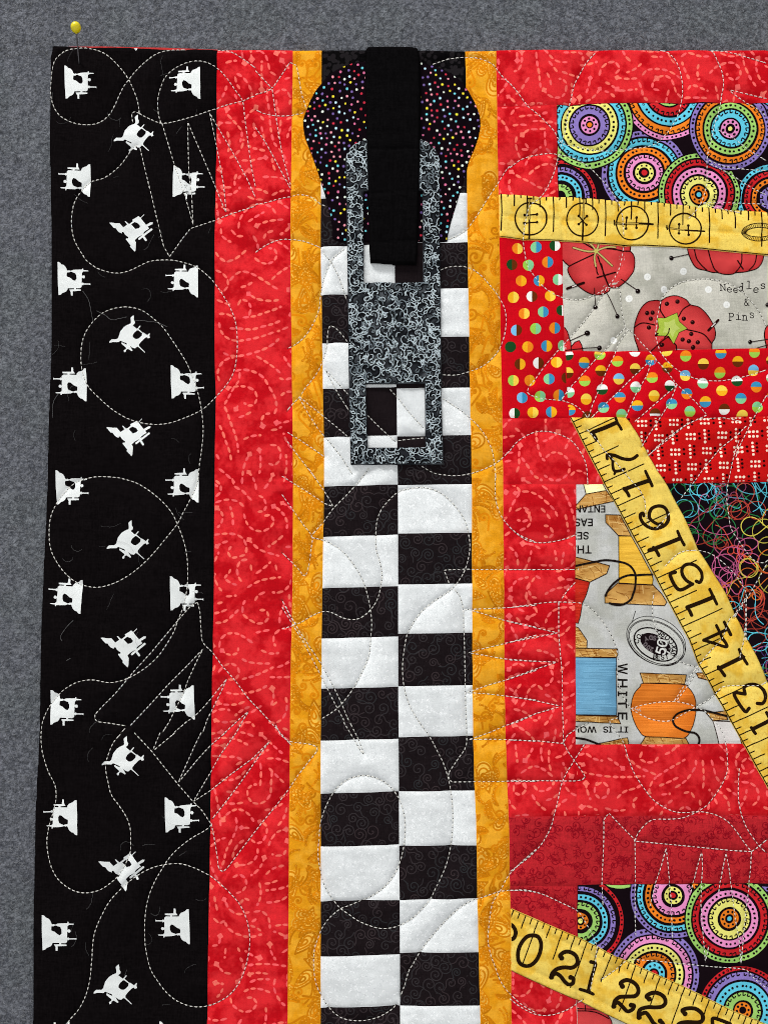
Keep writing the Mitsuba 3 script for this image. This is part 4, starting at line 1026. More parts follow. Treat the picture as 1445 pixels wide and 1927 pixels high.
for name, txt, vert in (('polka_strip', dl, True), ('polka_strip_001', dr_, False)):
    for w in txt.split():
        x, y, cc = w.split(',')
        p = q('D', [(float(x), float(y))])[0]
        d = Point(*p).buffer(10.4, quad_segs=8)
        big = 40
        h1 = box(p[0] - big, p[1] - big, p[0], p[1] + big) if vert else box(p[0] - big, p[1] - big, p[0] + big, p[1])
        ink = Ink()
        ink.fill(d.intersection(h1), PC[cc[0]])
        ink.fill(d.difference(h1), PC[cc[1]])
        ink.build('quilt__' + name + '__dot_print', P[name].buffer(-.8), cut=tape1 if vert else None)

# ------------------------------------------------------------------ domino dots
ink = Ink()
for j in range(-1, 6):
    for i in range(-4, 13):
        c = np.array([1208.8 + i * 29.75 + j * 1.5, 796.6 + j * 28.2 - i * 1.25]) + rng.uniform(-.6, .6, 2)
        hor = (i + j) % 2 == 0
        wd = [((a - 1) * 7.0, (b - .5) * 8.7) for a in range(3) for b in range(2)] if hor else [(-3 + .4 * b, (b - 1.5) * 7.3) for b in range(4)]
        bd = [(16.0, -5.2), (16.4, 3.4)] if hor else [(4.8 + .4 * b, (b - 1.3) * 7.5) for b in range(3)]
        for lst_, col_ in ((wd, (250, 226, 204)), (bd, (40, 10, 12))):
            for o in lst_:
                ink.dot(c[0] + o[0], c[1] + o[1], rng.uniform(2.3, 2.75), col_, 0)
ink.build('quilt__domino_patch__dot_print', P['domino_patch'].buffer(-1), cut=tape2, kind='stuff')

# ------------------------------------------------------------------ tangled threads
ink = Ink()
CLR = dict(c=(95, 205, 225), g=(45, 140, 75), r=(205, 75, 60), p=(200, 95, 140), y=(225, 210, 85), o=(240, 120, 45), v=(75, 50, 110))
tr = np.random.default_rng(12)
spots = [('v', 1250, 900, 1575, 1500, 22), ('g', 1270, 905, 1400, 1040, 20), ('r', 1290, 905, 1575, 1010, 16), ('c', 1265, 905, 1360, 960, 8), ('c', 1380, 905, 1500, 985, 12), ('p', 1300, 960, 1400, 1090, 15),
         ('y', 1370, 960, 1575, 1120, 16), ('o', 1360, 1040, 1460, 1090, 5), ('r', 1350, 1090, 1480, 1200, 14), ('c', 1400, 1130, 1575, 1260, 14), ('r', 1400, 1170, 1575, 1260, 8), ('g', 1440, 1100, 1575, 1260, 8), ('y', 1420, 1200, 1575, 1400, 10), ('p', 1440, 1200, 1575, 1450, 10), ('c', 1450, 1250, 1575, 1500, 10)]
for col, x0, y0, x1, y1, n in spots:
    for _ in range(int(n * .62)):
        x, y = tr.uniform(x0, x1), tr.uniform(y0, y1)
        th = tr.uniform(0, 6.28)
        kmax = tr.choice([.045, .06, .10])
        k, dk = tr.uniform(-.06, .06), 0
        pts = [(x, y)]
        for _ in range(int(tr.integers(36, 95))):
            dk = .8 * dk + tr.normal(0, .012)
            k = np.clip(k * .985 + dk * .5, -kmax, kmax)
            th += k * 4
            x, y = x + 4 * math.cos(th), y + 4 * math.sin(th)
            if not (x0 - 25 < x < x1 + 25 and y0 - 25 < y < y1 + 25):
                th += .35 * (1 if k > 0 else -1)
            pts.append((x, y))
        sh = tr.uniform(.75, 1.05)
        ink.stroke(smooth(pts, 2), tr.uniform(1.15, 1.7), tuple(min(255, v_ * sh) for v_ in CLR[col]), int(tr.integers(0, 4)))
ink.build('quilt__tangle_patch__thread_print', P['tangle_patch'].buffer(-1), cut=tape2, kind='stuff')

# ------------------------------------------------------------------ vine print on the dark red cloth
for name, cut in (('crimson_strip', None), ('crimson_patch', tape3)):
    ink = Ink()
    x0, y0, x1, y1 = P[name].bounds
    c = (143, 16, 30)
    pts = []
    for _ in range(2500):
        p = np.array([rng.uniform(x0, x1), rng.uniform(y0, y1)])
        if not len(pts) or np.min(np.hypot(*(np.array(pts) - p).T)) > 13.5:
            pts.append(p)
    for p in pts:
        a, sg = rng.uniform(0, 6.28), rng.choice([-1, 1])
        if rng.random() < .4:
            ink.stroke(spiral(p[0], p[1], rng.uniform(8, 13), 1.3, a, sg, 24, .9), 1.7, c)
            ink.dot(p[0], p[1], 2.2, c, 1, 2)
        else:
            t = np.linspace(0, 1, 8)
            L = rng.uniform(16, 28)
            b = a + sg * 1.3 * t
            st = p + np.cumsum(np.c_[np.cos(b), np.sin(b)] * L / 8, axis=0)
            ink.stroke(st, 1.5, c)
            for k in range(1, 8, 2):
                for s2 in (-1, 1):
                    bb = b[k] + s2 * .9
                    e = st[k] + np.array([math.cos(bb), math.sin(bb)]) * rng.uniform(4, 7)
                    ink.stroke([st[k], e], 1.3, c)
    ink.build('quilt__' + name + '__vine_print', P[name].buffer(-1), cut=cut, kind='stuff')

# ------------------------------------------------------------------ measuring tapes: ticks, numerals, buttons
TK = (38, 24, 12)


def tape_ink(name, build_):
    k = 'quilt__' + name
    build_(k)


tp1, tp2, tp3 = P['tape_strip'].buffer(-.6), P['tape_strip_001'].buffer(-.6), P['tape_strip_002'].buffer(-.6)
ink = Ink()
topf = hline([(938, 364), (960, 366), (1049, 369), (1161, 376), (1239, 381), (1349, 389), (1445, 398), (UMAX, 409)])
for i in range(-1, 52):
    x = 942.7 + 12.25 * i
    ln_ = {0: 68, 1: 7, 2: 20, 3: 7, 4: 36, 5: 7, 6: 20, 7: 7}[i % 8]
    y = float(topf(np.array([x]))[0])
    ink.stroke([(x, y - 2), (x + ln_ * .015 + rng.uniform(-.4, .4), y + ln_ / 2), (x + rng.uniform(-.5, .5), y + ln_ + rng.uniform(-2, 2))], 2.5, TK)
botl = q('P', [(940, 446.5), (960, 448.5), (1050, 453.8), (1128, 459), (1228, 463.5), (1322, 468.5), (1445, 481), (UMAX, 494)]) - [0, 1.2]
ink.stroke(botl, 2.2, TK)
ink.build('quilt__tape_strip__tick_print', tp1, off=TT, kind='stuff')


def ring(tile, cx, cy, rx, ry, w, ink, jit=.6):
    t = np.linspace(0, 2 * np.pi, 40)
    c = q(tile, [(cx, cy)])[0]
    s = TL[tile][2]
    for off in (0, 1):
        o = rng.uniform(-jit, jit, 2) * off
        r = np.c_[c[0] + o[0] + rx / s * np.cos(t), c[1] + o[1] + ry / s * np.sin(t)]
        ink.stroke(r, w, TK, off)


def bars(tile, segs, w, ink, heads=True):
    for a in segs:
        p = q(tile, a)
        ink.stroke(p, w, TK, 2)
        if heads:
            for e in (p[0], p[-1]):
                ink.dot(e[0], e[1], w * 1.05, TK, 2)


buttons = [
    (('X', 325, 283, 165, 170), ['265,238 390,238', '260,320 390,320'], '312,75 312,280 310,490', '300,72 335,68'),
    (('X', 865, 297, 165, 172), ['825,260 905,350', '825,345 910,262'], '880,85 870,300 865,510', '860,80 900,78'),
    (('X', 1390, 330, 165, 175), ['1330,270 1325,380', '1430,275 1430,380'], '1205,325 1450,335 1600,345', '1200,300 1205,345'),
    (('Y', 565, 395, 172, 168), ['500,345 495,445', '600,355 598,460'], '365,385 560,405 770,418', '365,365 370,405'),
]
for rg_, sg_, pin_, hd_ in buttons:
    ink = Ink()
    ring(*rg_, 2.6, ink)
    bars(rg_[0], sg_, 2.5, ink)
    pp = q(rg_[0], pin_)
    ink.stroke(pp, 3.4, TK, 2)
    ink.stroke(pp[:2] * [[1, 1], [1, 1]], 1.2, (226, 190, 90), 3)
    ink.stroke(q(rg_[0], hd_), 2.6, TK, 3)
    ink.build('quilt__tape_strip__button_print', tp1, off=TT)
ink = Ink()
ring('Y', 1350, 435, 183, 95, 1.6, ink, .2)
ring('Y', 1350, 435, 138, 50, 1.6, ink, .2)
for t in np.linspace(0, 2 * np.pi, 52):
    ink.stroke(q('Y', [(1350 + 183 * math.cos(t), 435 + 95 * math.sin(t)), (1350 + 140 * math.cos(t), 435 + 50 * math.sin(t))]), 1.3, TK, 1)
ink.build('quilt__tape_strip__buttonhole_print', tp1, off=TT)

ink = Ink()
F0, st, dt = np.array([1233.7, 1089.3]), np.array([5.67, 11.35]), np.array([.909, -.416])
tLl = line(tL)
for i in range(-30, 60):
    b = F0 + st * i
    b[0] = float(tLl(np.array([b[1]]))[0])
    ln_ = {0: 84, 1: 12, 2: 26, 3: 12, 4: 56, 5: 12, 6: 26, 7: 12}[i % 8]
    ink.stroke([b - dt * 2, b + dt * ln_], 2.3, TK)
ink.stroke(tL, 5.0, TK, 1)
ink.stroke(tR, 2.4, TK, 1)
ink.build('quilt__tape_strip_001__tick_print', tp2, off=TT, kind='stuff')
glyphs2 = [
    [('T', '372,212 520,160 655,100', 6.4), ('T', '648,42 668,100 700,150 716,182', 4.6), ('T', '352,218 385,252 412,302', 5.2)],
    [('T', '560,490 640,505 720,540 800,556 860,545 915,505', 5.0), ('T', '545,545 540,510 560,490 612,560 612,620 628,692 690,695 755,672', 4.6), ('T', '632,735 650,705 700,695', 3.6)],
    [('T', '765,918 900,868 1062,815', 6.4), ('T', '1015,700 1055,790 1098,880', 4.8), ('T', '748,915 785,955 812,1005', 5.2)],
    [('s', '1030,470 1060,410 1130,378 1210,385 1265,430 1290,500 1285,570 1240,635 1160,675 1080,682 1000,650 940,600 908,540 908,490 945,472 955,505', 5.2), ('s', '1030,470 1035,535 1085,590 1150,622 1205,608', 4.6)],
    [('U', '-60,240 20,215 180,150 335,88', 6.4), ('U', '300,0 338,85 388,172', 4.8), ('U', '-5,205 35,255 62,305', 5.2)],
    [('U', '268,518 205,555 312,738 482,668', 5.4), ('U', '475,668 400,615 352,535 362,455 430,415 520,432 590,500 606,580 575,645 530,632', 5.2)],
    [('U', '418,962 580,900 745,832', 6.4), ('U', '700,735 742,825 790,920', 4.8), ('U', '412,958 445,1005 472,1062', 5.2)],
    [('U', '895,1148 940,1228 975,1308', 5.0), ('U', '628,1378 790,1305 945,1238', 5.0), ('U', '628,1378 780,1420 925,1458 865,1330 790,1192', 4.6)],
    [('U', '820,1735 980,1660 1132,1590', 6.4), ('U', '1085,1495 1130,1590 1182,1680', 4.8), ('G', '1165,462 1185,490 1202,512', 5.0)],
    [('Q', '1300,368 1265,388 1192,262 1275,262', 5.2), ('Q', '1275,262 1272,215 1318,192 1375,200 1415,235 1428,290 1402,332 1362,332', 5.2)],
    [('Q', '1330,520 1390,490 1460,455', 6.0), ('Q', '1315,512 1330,535 1345,556', 4.8), ('Q', '1430,400 1455,450 1475,500', 4.8)],
]
glyphs3 = [
    [('V', '40,225 80,245 108,285 115,330 95,380 60,398', 6.0)],
    [('V', '290,345 355,360 388,430 380,520 340,610 280,668 220,682 160,650 138,580 150,490 190,410 240,360 290,345', 6.0)],
    [('V', '612,592 592,565 640,527 700,525 760,560 787,620 770,670 720,698 640,693 560,712 510,760 503,805', 6.2), ('V', '508,785 550,762 600,790 650,855 690,885 735,872 742,820 712,805', 6.2)],
    [('V', '935,642 985,665 970,740 935,850 910,960', 5.6), ('V', '818,940 890,965 958,995', 5.2)],
    [('V', '1275,905 1258,872 1310,840 1370,848 1430,895 1448,960 1410,1008 1320,1015 1240,1022 1190,1070 1183,1125', 6.2), ('V', '1190,1090 1230,1082 1280,1130 1330,1178 1385,1155 1400,1112 1370,1108', 6.2)],
    [('W', '150,580 120,548 180,515 250,518 310,558 327,620 290,662 220,672 140,668 60,690 35,735 42,785', 6.2), ('W', '45,752 110,730 150,770 200,845 260,880 300,850 270,820', 6.2)],
    [('W', '540,742 512,705 580,682 660,690 722,740 732,800 690,832 560,832 480,850 440,900', 6.2)],
    [('W', '838,870 842,790 925,810 1030,850', 5.4)],
]
for gl, key, clip_ in ((glyphs2, 'quilt__tape_strip_001__numeral_print', tp2), (glyphs3, 'quilt__tape_strip_002__numeral_print', tp3)):
    for g in gl:
        ink = Ink()
        u = [LineString(smooth(q(t, p), 1.5)).buffer(w * .62, quad_segs=4) for t, p, w in g]
        u += [Point(*q(t, p)[k]).buffer(w * .78) for t, p, w in g for k in (0, -1) if w > 6 and len(p.split()) > 5]
        u = shapely.union_all(u)
        ink.fill(u, TK, 2)
        ink.build(key, clip_, off=TT)
ink = Ink()
F0, st, dt = np.array([950 + 893 / 5.78, 1700 + 435 / 5.78]), np.array([11.5, 5.52]), np.array([-.341, .94])
t3f = hline(t3a)
for i in range(-18, 45):
    b = F0 + st * i
    b[1] = float(t3f(np.array([b[0]]))[0])
    ln_ = {0: 92, 1: 11, 2: 24, 3: 11, 4: 56, 5: 12, 6: 26, 7: 13}[i % 8]
    ink.stroke([b - dt * 2, b + dt * ln_], 2.3, TK)
ink.stroke(t3a, 2.6, TK, 1)
ink.stroke(t3b, 3.0, TK, 1)
ink.build('quilt__tape_strip_002__tick_print', tp3, off=TT, kind='stuff')

# ------------------------------------------------------------------ pincushion print
NR, NRD, NRL, NK = (208, 46, 50), (178, 28, 34), (224, 74, 74), (40, 12, 12)
np_ = P['needle_patch'].buffer(.3)


def nbuild(ink, what, patch='needle_patch', cut=tape1):
    ink.build(f'quilt__{patch}__{what}', P[patch].buffer(-.8), cut=cut)


def blob(ink, poly, col, light, lw=1.8, layer=0):
    dark = tuple(np.array(col) * .8)
    ring_ = poly.exterior
    ink.fill(poly, shade(lambda p: np.sqrt(np.minimum(shapely.distance(shapely.points(p), ring_) / 26, 1)) * .8 + .5 * (meshkit.fbm(np.c_[p / 22, p[:, :1] * 0], 2) - .4), dark, light), layer)
    ink.fill(LineString(poly.exterior.coords).buffer(lw / 2, quad_segs=2), NK, layer + 3)


ink = Ink()
tom1 = Polygon(smooth(q('n', '985,150 1030,210 1045,300 1030,420 980,500 920,570 840,630 790,645 720,640'), 2).tolist() + smooth(q('n', '720,640 690,700 600,735 500,738 400,710 300,650 220,580 160,490 130,410 150,365'), 2).tolist() + q('n', '90,310 55,260 20,200 20,-80 1000,-80 990,95').tolist()).buffer(0)
blob(ink, tom1, NR, NRL)
for s_ in ('150,365 300,290 480,205', '540,230 610,420 690,600 720,638', '640,120 800,130 980,152', '330,40 420,90 490,130', '520,370 530,440 545,475'):
    ink.stroke(smooth(q('n', s_), 2), 2.4, NK, 4)
ink.build('quilt__needle_patch__pincushion_print', np_, cut=tape1)
ink = Ink()
for s_ in ('515,160 430,165 330,150 205,115', '515,160 620,115 700,98 785,100', '515,160 600,230 690,310 740,350', '515,165 495,240 500,300 512,365', '515,160 480,100 425,50', '515,160 545,95 555,40'):
    p = smooth(q('n', s_), 2)
    ink.stroke(p, 4.6, NK, 4)
    ink.stroke(p, 3.0, (196, 178, 108), 5)
ink.dot(*q('n', [(515, 160)])[0], 4.0, (196, 190, 96), 6)
ink.build('quilt__needle_patch__stem_print', np_, cut=tape1)
ink = Ink()
tom2 = Polygon(smooth(q('m', '350,60 355,150 390,250 440,340 500,390 610,415 700,440 760,440 860,465 960,465 1020,445 1120,440 1220,420 1300,390 1360,320 1390,200 1395,100'), 2)).buffer(0)
blob(ink, tom2, NR, NRL)
for s_ in ('445,140 480,260 540,340 620,412', '635,150 680,300 720,390 775,440', '1090,190 1088,310 1060,380 1010,442', '1290,210 1265,330 1190,418'):
    ink.stroke(smooth(q('m', s_), 2), 2.2, NK, 4)
ink.stroke(q('m', '1035,285 1110,400'), 2.4, NK, 5)
ink.build('quilt__needle_patch__pincushion_print', np_, cut=tape1)
ink = Ink()
tom3 = Polygon(smooth(q('D', '730,790 712,740 700,700 697,650 705,600 730,540 770,500 820,488 850,488 880,470 930,463 985,485 1010,515 1060,530 1110,580 1145,650 1148,700 1130,735 1135,790'), 2)).buffer(0)
blob(ink, tom3, NR, NRL)
ink.fill(q('D', '790,790 850,705 890,695 930,745 925,790'), NRD, 3)
for s_ in ('697,640 740,618 815,625', '850,490 845,540 870,588', '1010,515 970,540 945,580', '1130,735 1080,680 990,655', '785,780 850,720 895,690', '930,745 935,780', '890,700 930,745'):
    ink.stroke(smooth(q('D', s_), 2), 2.3, NK, 4)
for s_ in '880,508 938,497 768,562 800,558 790,592 779,642 973,594 1022,614 1014,680 965,712 1000,722 1050,728 1025,755 853,738'.split():
    p = q('D', s_)[0]
    ink.dot(p[0], p[1], 4.2, NK, 4)
    ink.dot(p[0] - 1.2, p[1] - 1.2, 1.0, (130, 70, 70), 5, 2)
ink.build('quilt__needle_patch__pincushion_print', np_, cut=tape1)
ink = Ink()
star = Polygon(q('D', '830,585 870,590 880,585 935,562 945,610 990,650 945,670 915,735 890,690 818,683 838,640'))
ink.fill(star.buffer(1), NK, 5)
ink.fill(star, (168, 190, 70), 6)
ink.fill(affinity.scale(star, .55, .6), (190, 205, 105), 7)
ink.stroke(smooth(q('D', '893,648 886,675 865,700'), 1), 2.0, NK, 8)
ink.build('quilt__needle_patch__star_print', np_)
ink = Ink()
ink.fill(q('n', '80,1170 130,1240 160,1320 180,1400 180,1530 80,1530'), NR)
ink.fill(q('n', '185,1450 230,1395 290,1370 320,1430 345,1530 185,1530'), NR)
for s_ in ('95,1190 130,1240 160,1320 180,1400 182,1520', '185,1450 230,1395 290,1370 320,1430 342,1520'):
    ink.stroke(q('n', s_), 1.8, NK, 2)
ink.build('quilt__needle_patch__pincushion_print', np_)
ink = Ink()
ink.fill(q('D', '1500,600 1448,630 1430,670 1432,720 1450,790 1600,790 1600,600'), NR)
ink.stroke(smooth(q('D', '1500,600 1448,630 1430,670 1432,720 1450,790'), 2), 2.0, NK, 2)
ink.build('quilt__needle_patch__pincushion_print', np_)
for tile, seg, ball, r in [('n', '500,655 508,780 520,900', (515, 910), 30), ('n', '640,670 680,750 800,1010', (808, 1043), 31), ('n', '860,535 1060,680', (1083, 705), 32), ('n', '165,1370 365,1285', (398, 1273), 37), ('n', '110,1500 540,1468', (567, 1473), 32),
                           ('m', '365,200 160,245', (132, 253), 31), ('m', '1445,1355 1225,1392', (1203, 1395), 28), ('m', '1560,1400 1300,1475', (1620, 1380), 20), ('m', '1600,860 1450,880', (1447, 882), 28)]:
    ink = Ink()
    ink.stroke(q(tile, seg), 1.5, NK, 6)
    p = q(tile, [ball])[0]
    ink.dot(p[0], p[1], r / 7.225, (22, 14, 14), 7, 5)
    ink.dot(p[0] - 1.3, p[1] - 1.3, .9, (170, 160, 160), 8, 2)
    ink.build('quilt__needle_patch__pin_print', np_)
for tile, a, b in [('n', '125,665 350,590', '195,642 245,622'), ('D', '1110,660 1165,603', '1128,640 1148,620'), ('n', '530,518 790,435', None), ('n', '590,330 625,480 690,600', None)]:
    ink = Ink()
    ink.stroke(q(tile, a), 4.6 if b else 2.6, NK, 6)
    if b:
        ink.stroke(q(tile, b), 1.8, (235, 225, 220), 7)
    ink.build('quilt__needle_patch__needle_print', np_)
for tile, x, y in [('n', 1213, 512), ('n', 968, 802), ('n', 765, 1365), ('m', 302, 427), ('m', 40, 672), ('m', 640, 677), ('m', 885, 887), ('n', 1180, 62)]:
    ink = Ink()
    p = q(tile, [(x, y)])[0]
    ink.dot(p[0], p[1], 6.5, (238, 238, 233), 0, 6)
    for a in (-1.4, 1.4):
        for b in (-1.4, 1.4):
            ink.dot(p[0] + a, p[1] + b, .75, (196, 196, 192), 1, 2)
    ink.build('quilt__needle_patch__button_print', np_, cut=tape1)
GLY = {
    'N': ['0,0 0,1', '0,1 .6,0', '.6,0 .6,1', '-.12,0 .14,0', '-.12,1 .06,1', '.46,1 .74,1'],
    'e': ['~.05,.35 .6,.35 .58,.53 .4,.66 .2,.63 .05,.45 .05,.2 .2,.03 .42,0 .6,.12'],
    'd': ['~.5,.5 .3,.64 .1,.5 .05,.3 .15,.06 .35,0 .5,.15', '.5,0 .5,1', '.34,1 .5,1', '.5,0 .66,0'],
    'l': ['.1,1 .33,1', '.33,1 .33,0', '.03,0 .63,0'], 's': ['~.55,.5 .5,.62 .3,.67 .1,.6 .1,.45 .3,.35 .52,.27 .55,.12 .38,0 .15,.02 .08,.16'],
    '&': ['~.68,0 .3,.5 .15,.75 .22,.94 .36,.97 .46,.82 .3,.6 .1,.4 .04,.18 .2,0 .42,.06 .6,.4'],
    'P': ['.1,0 .1,1', '~0,1 .4,1 .6,.9 .62,.68 .48,.52 .1,.5', '-.05,0 .3,0'], 'i': ['.1,.65 .32,.65', '.32,.65 .32,0', '.03,0 .63,0', '.31,.9 .35,.9'],
    'n': ['0,.65 .12,.65', '.12,.65 .12,0', '~.12,.45 .3,.65 .48,.6 .54,.42 .54,0', '-.02,0 .26,0', '.42,0 .68,0'],
}


def typed(ink, ch, tile, x, base, h, col=(30, 24, 24)):
    for s_ in GLY[ch]:
        c = s_.startswith('~')
        p = np.array([tuple(map(float, t.split(','))) for t in s_.lstrip('~').split()])
        p = q(tile, np.c_[x + p[:, 0] * h, base - p[:, 1] * h])
        ink.stroke(smooth(p, 1) if c else p, 1.75, col, 1)


for word in ([('N', 812, 690, 95), ('e', 897, 710, 100), ('e', 985, 712, 95), ('d', 1062, 688, 102), ('l', 1165, 660, 100), ('e', 1257, 715, 100), ('s', 1350, 665, 100)], [('&', 1130, 893, 98)],
             [('P', 915, 1104, 100), ('i', 1012, 1090, 102), ('n', 1098, 1098, 105), ('s', 1200, 1062, 105)]):
    ink = Ink()
    for ch, x, b, h in word:
        typed(ink, ch, 'm', x, b, h)
    ink.build('quilt__needle_patch__lettering', np_)
ink = Ink()
g = Polygon(smooth(q('V', '700,1180 800,1160 950,1160 1060,1175 1130,1240 1165,1320 1160,1500 600,1500'), 2)).buffer(0)
blob(ink, g, (196, 56, 60), NRL)
ink.stroke(smooth(q('V', '770,1185 900,1180 1010,1200 1130,1260'), 2), 2.2, NK, 4)
ink.stroke(q('V', '875,1120 878,1175'), 1.8, NK, 4)
ink.fill(q('V', '760,1060 840,1065 870,1110 1000,1150 1130,1220 1130,1250 760,1190'), (196, 56, 60), 0)
ink.build('quilt__needle_patch_001__pincushion_print', P['needle_patch_001'].buffer(-.8), cut=tape3)

# ------------------------------------------------------------------ spool print
sp = P['spool_patch'].buffer(.3)
SK = (48, 28, 20)


def wood(pts, tile, sd, dark=(142, 82, 24), lightc=(233, 192, 122)):
    r_ = np.random.default_rng(sd)
    ink = Ink()
    g = Polygon(q(tile, pts)).buffer(0)
    x0, y0, x1, y1 = g.bounds
    ink.fill(g, shade(lambda p: .2 + .8 * meshkit.fbm(np.c_[p[:, 0] / 17, p[:, 1] / 9, p[:, 0] * 0 + sd], 2) + .5 * ((p[:, 1] - y0) / (y1 - y0) - .5), (150, 88, 26), (226, 176, 98)))
    hor = (x1 - x0) > (y1 - y0) * .6
    for k in range(30):
        x, y = r_.uniform(x0, x1), r_.uniform(y0, y1)
        L = r_.uniform(8, 26)
        a = r_.normal(0.05, .18) if r_.random() < .6 else r_.normal(1.2, .3)
        c = dark if r_.random() < .55 else lightc
        p = [(x - L / 2 * math.cos(a), y - L / 2 * math.sin(a)), (x, y + r_.uniform(-1, 1)), (x + L / 2 * math.cos(a), y + L / 2 * math.sin(a))]
        ink.fill(LineString(p).buffer(r_.uniform(.3, .75), quad_segs=2).intersection(g), c, 1 + k % 2)
    ink.fill(LineString(g.exterior.coords).buffer(.8, quad_segs=2), SK, 4)
    ink.build('quilt__spool_patch__spool_wood_print', sp, cut=tape2)


def floss(pts, tile, col, dark, sd, hstripe=True):
    r_ = np.random.default_rng(sd)
    ink = Ink()
    p = q(tile, pts)
    g = Polygon(smooth(p, 2, True) if len(p) > 8 else p).buffer(0)
    x0, y0, x1, y1 = g.bounds
    ink.fill(g, shade(lambda p: 1.15 - 1.2 * np.abs((p[:, 0] - x0) / (x1 - x0) - .42) + .35 * (meshkit.fbm(np.c_[p[:, 0] / 14, p[:, 1] / 10, p[:, 0] * 0 + sd], 2) - .5), dark, tuple(np.minimum(np.array(col) * 1.04 + 4, 255))))
    y = y0
    while y < y1:
        s0 = r_.uniform(x0, x1)
        L = r_.uniform(.3, .9) * (x1 - x0)
        c = tuple(np.array(col) * .65 + np.array(dark) * .35) if r_.random() < .6 else tuple(np.minimum(np.array(col) * 1.08 + 8, 255))
        ink.fill(LineString([(s0 - L / 2, y), (s0, y + r_.uniform(-.6, .6)), (s0 + L / 2, y + r_.uniform(0, 1.2))]).buffer(.55, quad_segs=1).intersection(g), c, 1)
        y += r_.uniform(1.5, 3.0)
    ink.fill(LineString(g.exterior.coords).buffer(.8, quad_segs=2), SK, 3)
    ink.build('quilt__spool_patch__spool_thread_print', sp, cut=tape2)


floss('135,60 390,60 440,165 165,212', 's', (250, 238, 176), (225, 205, 130), 1)
wood('165,212 440,165 545,312 20,425 20,375', 's', 2)
wood('428,495 630,500 780,785 600,778 430,600', 's', 3)
floss('605,787 780,787 1050,1290 1075,1380 1065,1455 605,1435', 's', (232, 180, 62), (206, 150, 36), 4)
wood('600,1005 800,1015 850,1065 878,1112 866,1132 530,1117 528,1072', 'F', 5)
wood('20,1070 250,1130 480,1190 440,1300 215,1412 20,1355', 's', 6)
floss('10,1362 215,1412 165,1590 120,1700 85,1880 55,1975 10,1960', 's', (186, 40, 26), (150, 24, 16), 7)
wood('10,500 60,518 175,692 170,792 10,795', 'r', 8)
floss('10,918 580,928 580,1500 582,1712 10,1700', 'r', (112, 165, 196), (76, 130, 164), 9)
wood('10,795 595,805 602,885 580,922 10,915', 'r', 10)
wood('350,733 605,742 620,782 350,768', 'G', 11)
floss('530,182 815,192 860,220 890,265 910,320 912,380 900,450 870,530 815,590 670,585 530,578 480,530 450,470 432,400 432,330 450,260 490,210', 'Q', (222, 122, 40), (190, 88, 18), 12)
wood('490,105 840,120 832,190 515,182', 'Q', 13)
wood('530,580 830,592 865,655 490,655', 'Q', 14)
wood('190,632 400,590 412,630 405,655 190,655', 'Q', 15)
wood('990,405 1130,390 1145,455 1040,464', 'Q', 16)
wood('915,105 960,105 1005,162 930,142', 'Q', 17)
floss('1040,466 1190,470 1260,660 1090,660', 'Q', (212, 206, 202), (236, 234, 230), 18)
for s_ in (('s', '0,1198 150,1165 300,1135 430,1115 600,1135 720,1170 790,1230 830,1310 835,1400 825,1500 795,1590 770,1650 690,1705 620,1725 540,1720 480,1700'), ('s', '1060,1310 930,1315 850,1320 750,1320 650,1350 560,1410 490,1480 440,1560 430,1600'),
           ('Q', '1140,428 1050,405 960,385 910,383 840,388 770,415 742,460 760,505 830,540 900,555 930,595 925,660'), ('Q', '0,590 60,598 110,610 200,645')):
    ink = Ink()
    ink.stroke(smooth(q(*s_), 1.5), 4.0, (30, 22, 20), 6)
    ink.build('quilt__spool_patch__loose_thread_print', sp, cut=tape2)


def sans(text, h):
    """Lettering as one flat shape: baseline from (0, 0), capitals h tall, v downwards."""
    m = meshkit.text_mesh(text, 1.0, 0.1)
    top = m.faces[np.all(m.vertices[m.faces][:, :, 2] > 0.05, axis=1)]
    g = shapely.union_all([Polygon(m.vertices[t][:, :2]).buffer(.004) for t in top])
    return affinity.scale(g, h, -h, origin=(0, 0)).buffer(.28, quad_segs=2)


def write(text, h, at, ang, patch, clip_, what='lettering', col=(30, 26, 24), centre=False, cut=None, lay=2, sx=1.0, bold=.1):
    ink = Ink()
    g = affinity.scale(sans(text, h), sx, 1, origin=(0, 0)).buffer(bold, quad_segs=2)
    if centre:
        x0, y0, x1, y1 = g.bounds
        g = affinity.translate(g, -(x0 + x1) / 2, -(y0 + y1) / 2)
    ink.fill(affinity.translate(affinity.rotate(g, ang, origin=(0, 0)), *at), col, lay)
    ink.build(f'quilt__{patch}__{what}', clip_, cut=cut)


for txt, tile, x, y, h in (('ENTAN', 's', 432, 372, 92), ('EAS', 's', 262, 550, 100), ('SEW', 's', 205, 732, 98), ('THA', 's', 240, 915, 108)):
    write(txt, h / 7.225, q(tile, [(x, y)])[0], 180, 'spool_patch', sp, cut=tape2, sx=.98)
for txt, x in (('IT', 405), ('IS', 290), ('WOU', 168)):
    write(txt, 44 / 3.959, q('Q', [(x, 507)])[0], 180, 'spool_patch', sp, cut=tape2, sx=1.15)
for txt, y, wd_ in (('W', 1002, .9), ('H', 1204, 1.12), ('I', 1380, 1), ('T', 1478, 1.3), ('E', 1656, 1.25)):
    write(txt, 124 / 7.225, q('r', [(602, y)])[0], 90, 'spool_patch', sp, cut=tape2, sx=wd_, bold=.12)
ink = Ink()


def oval(cx, cy, a, b, deg, n=48):
    t = np.linspace(0, 2 * np.pi, n)
    x, y = a * np.cos(t), b * np.sin(t)
    c, s = math.cos(math.radians(deg)), math.sin(math.radians(deg))
    return q('R', np.c_[cx + x * c - y * s, cy + x * s + y * c])


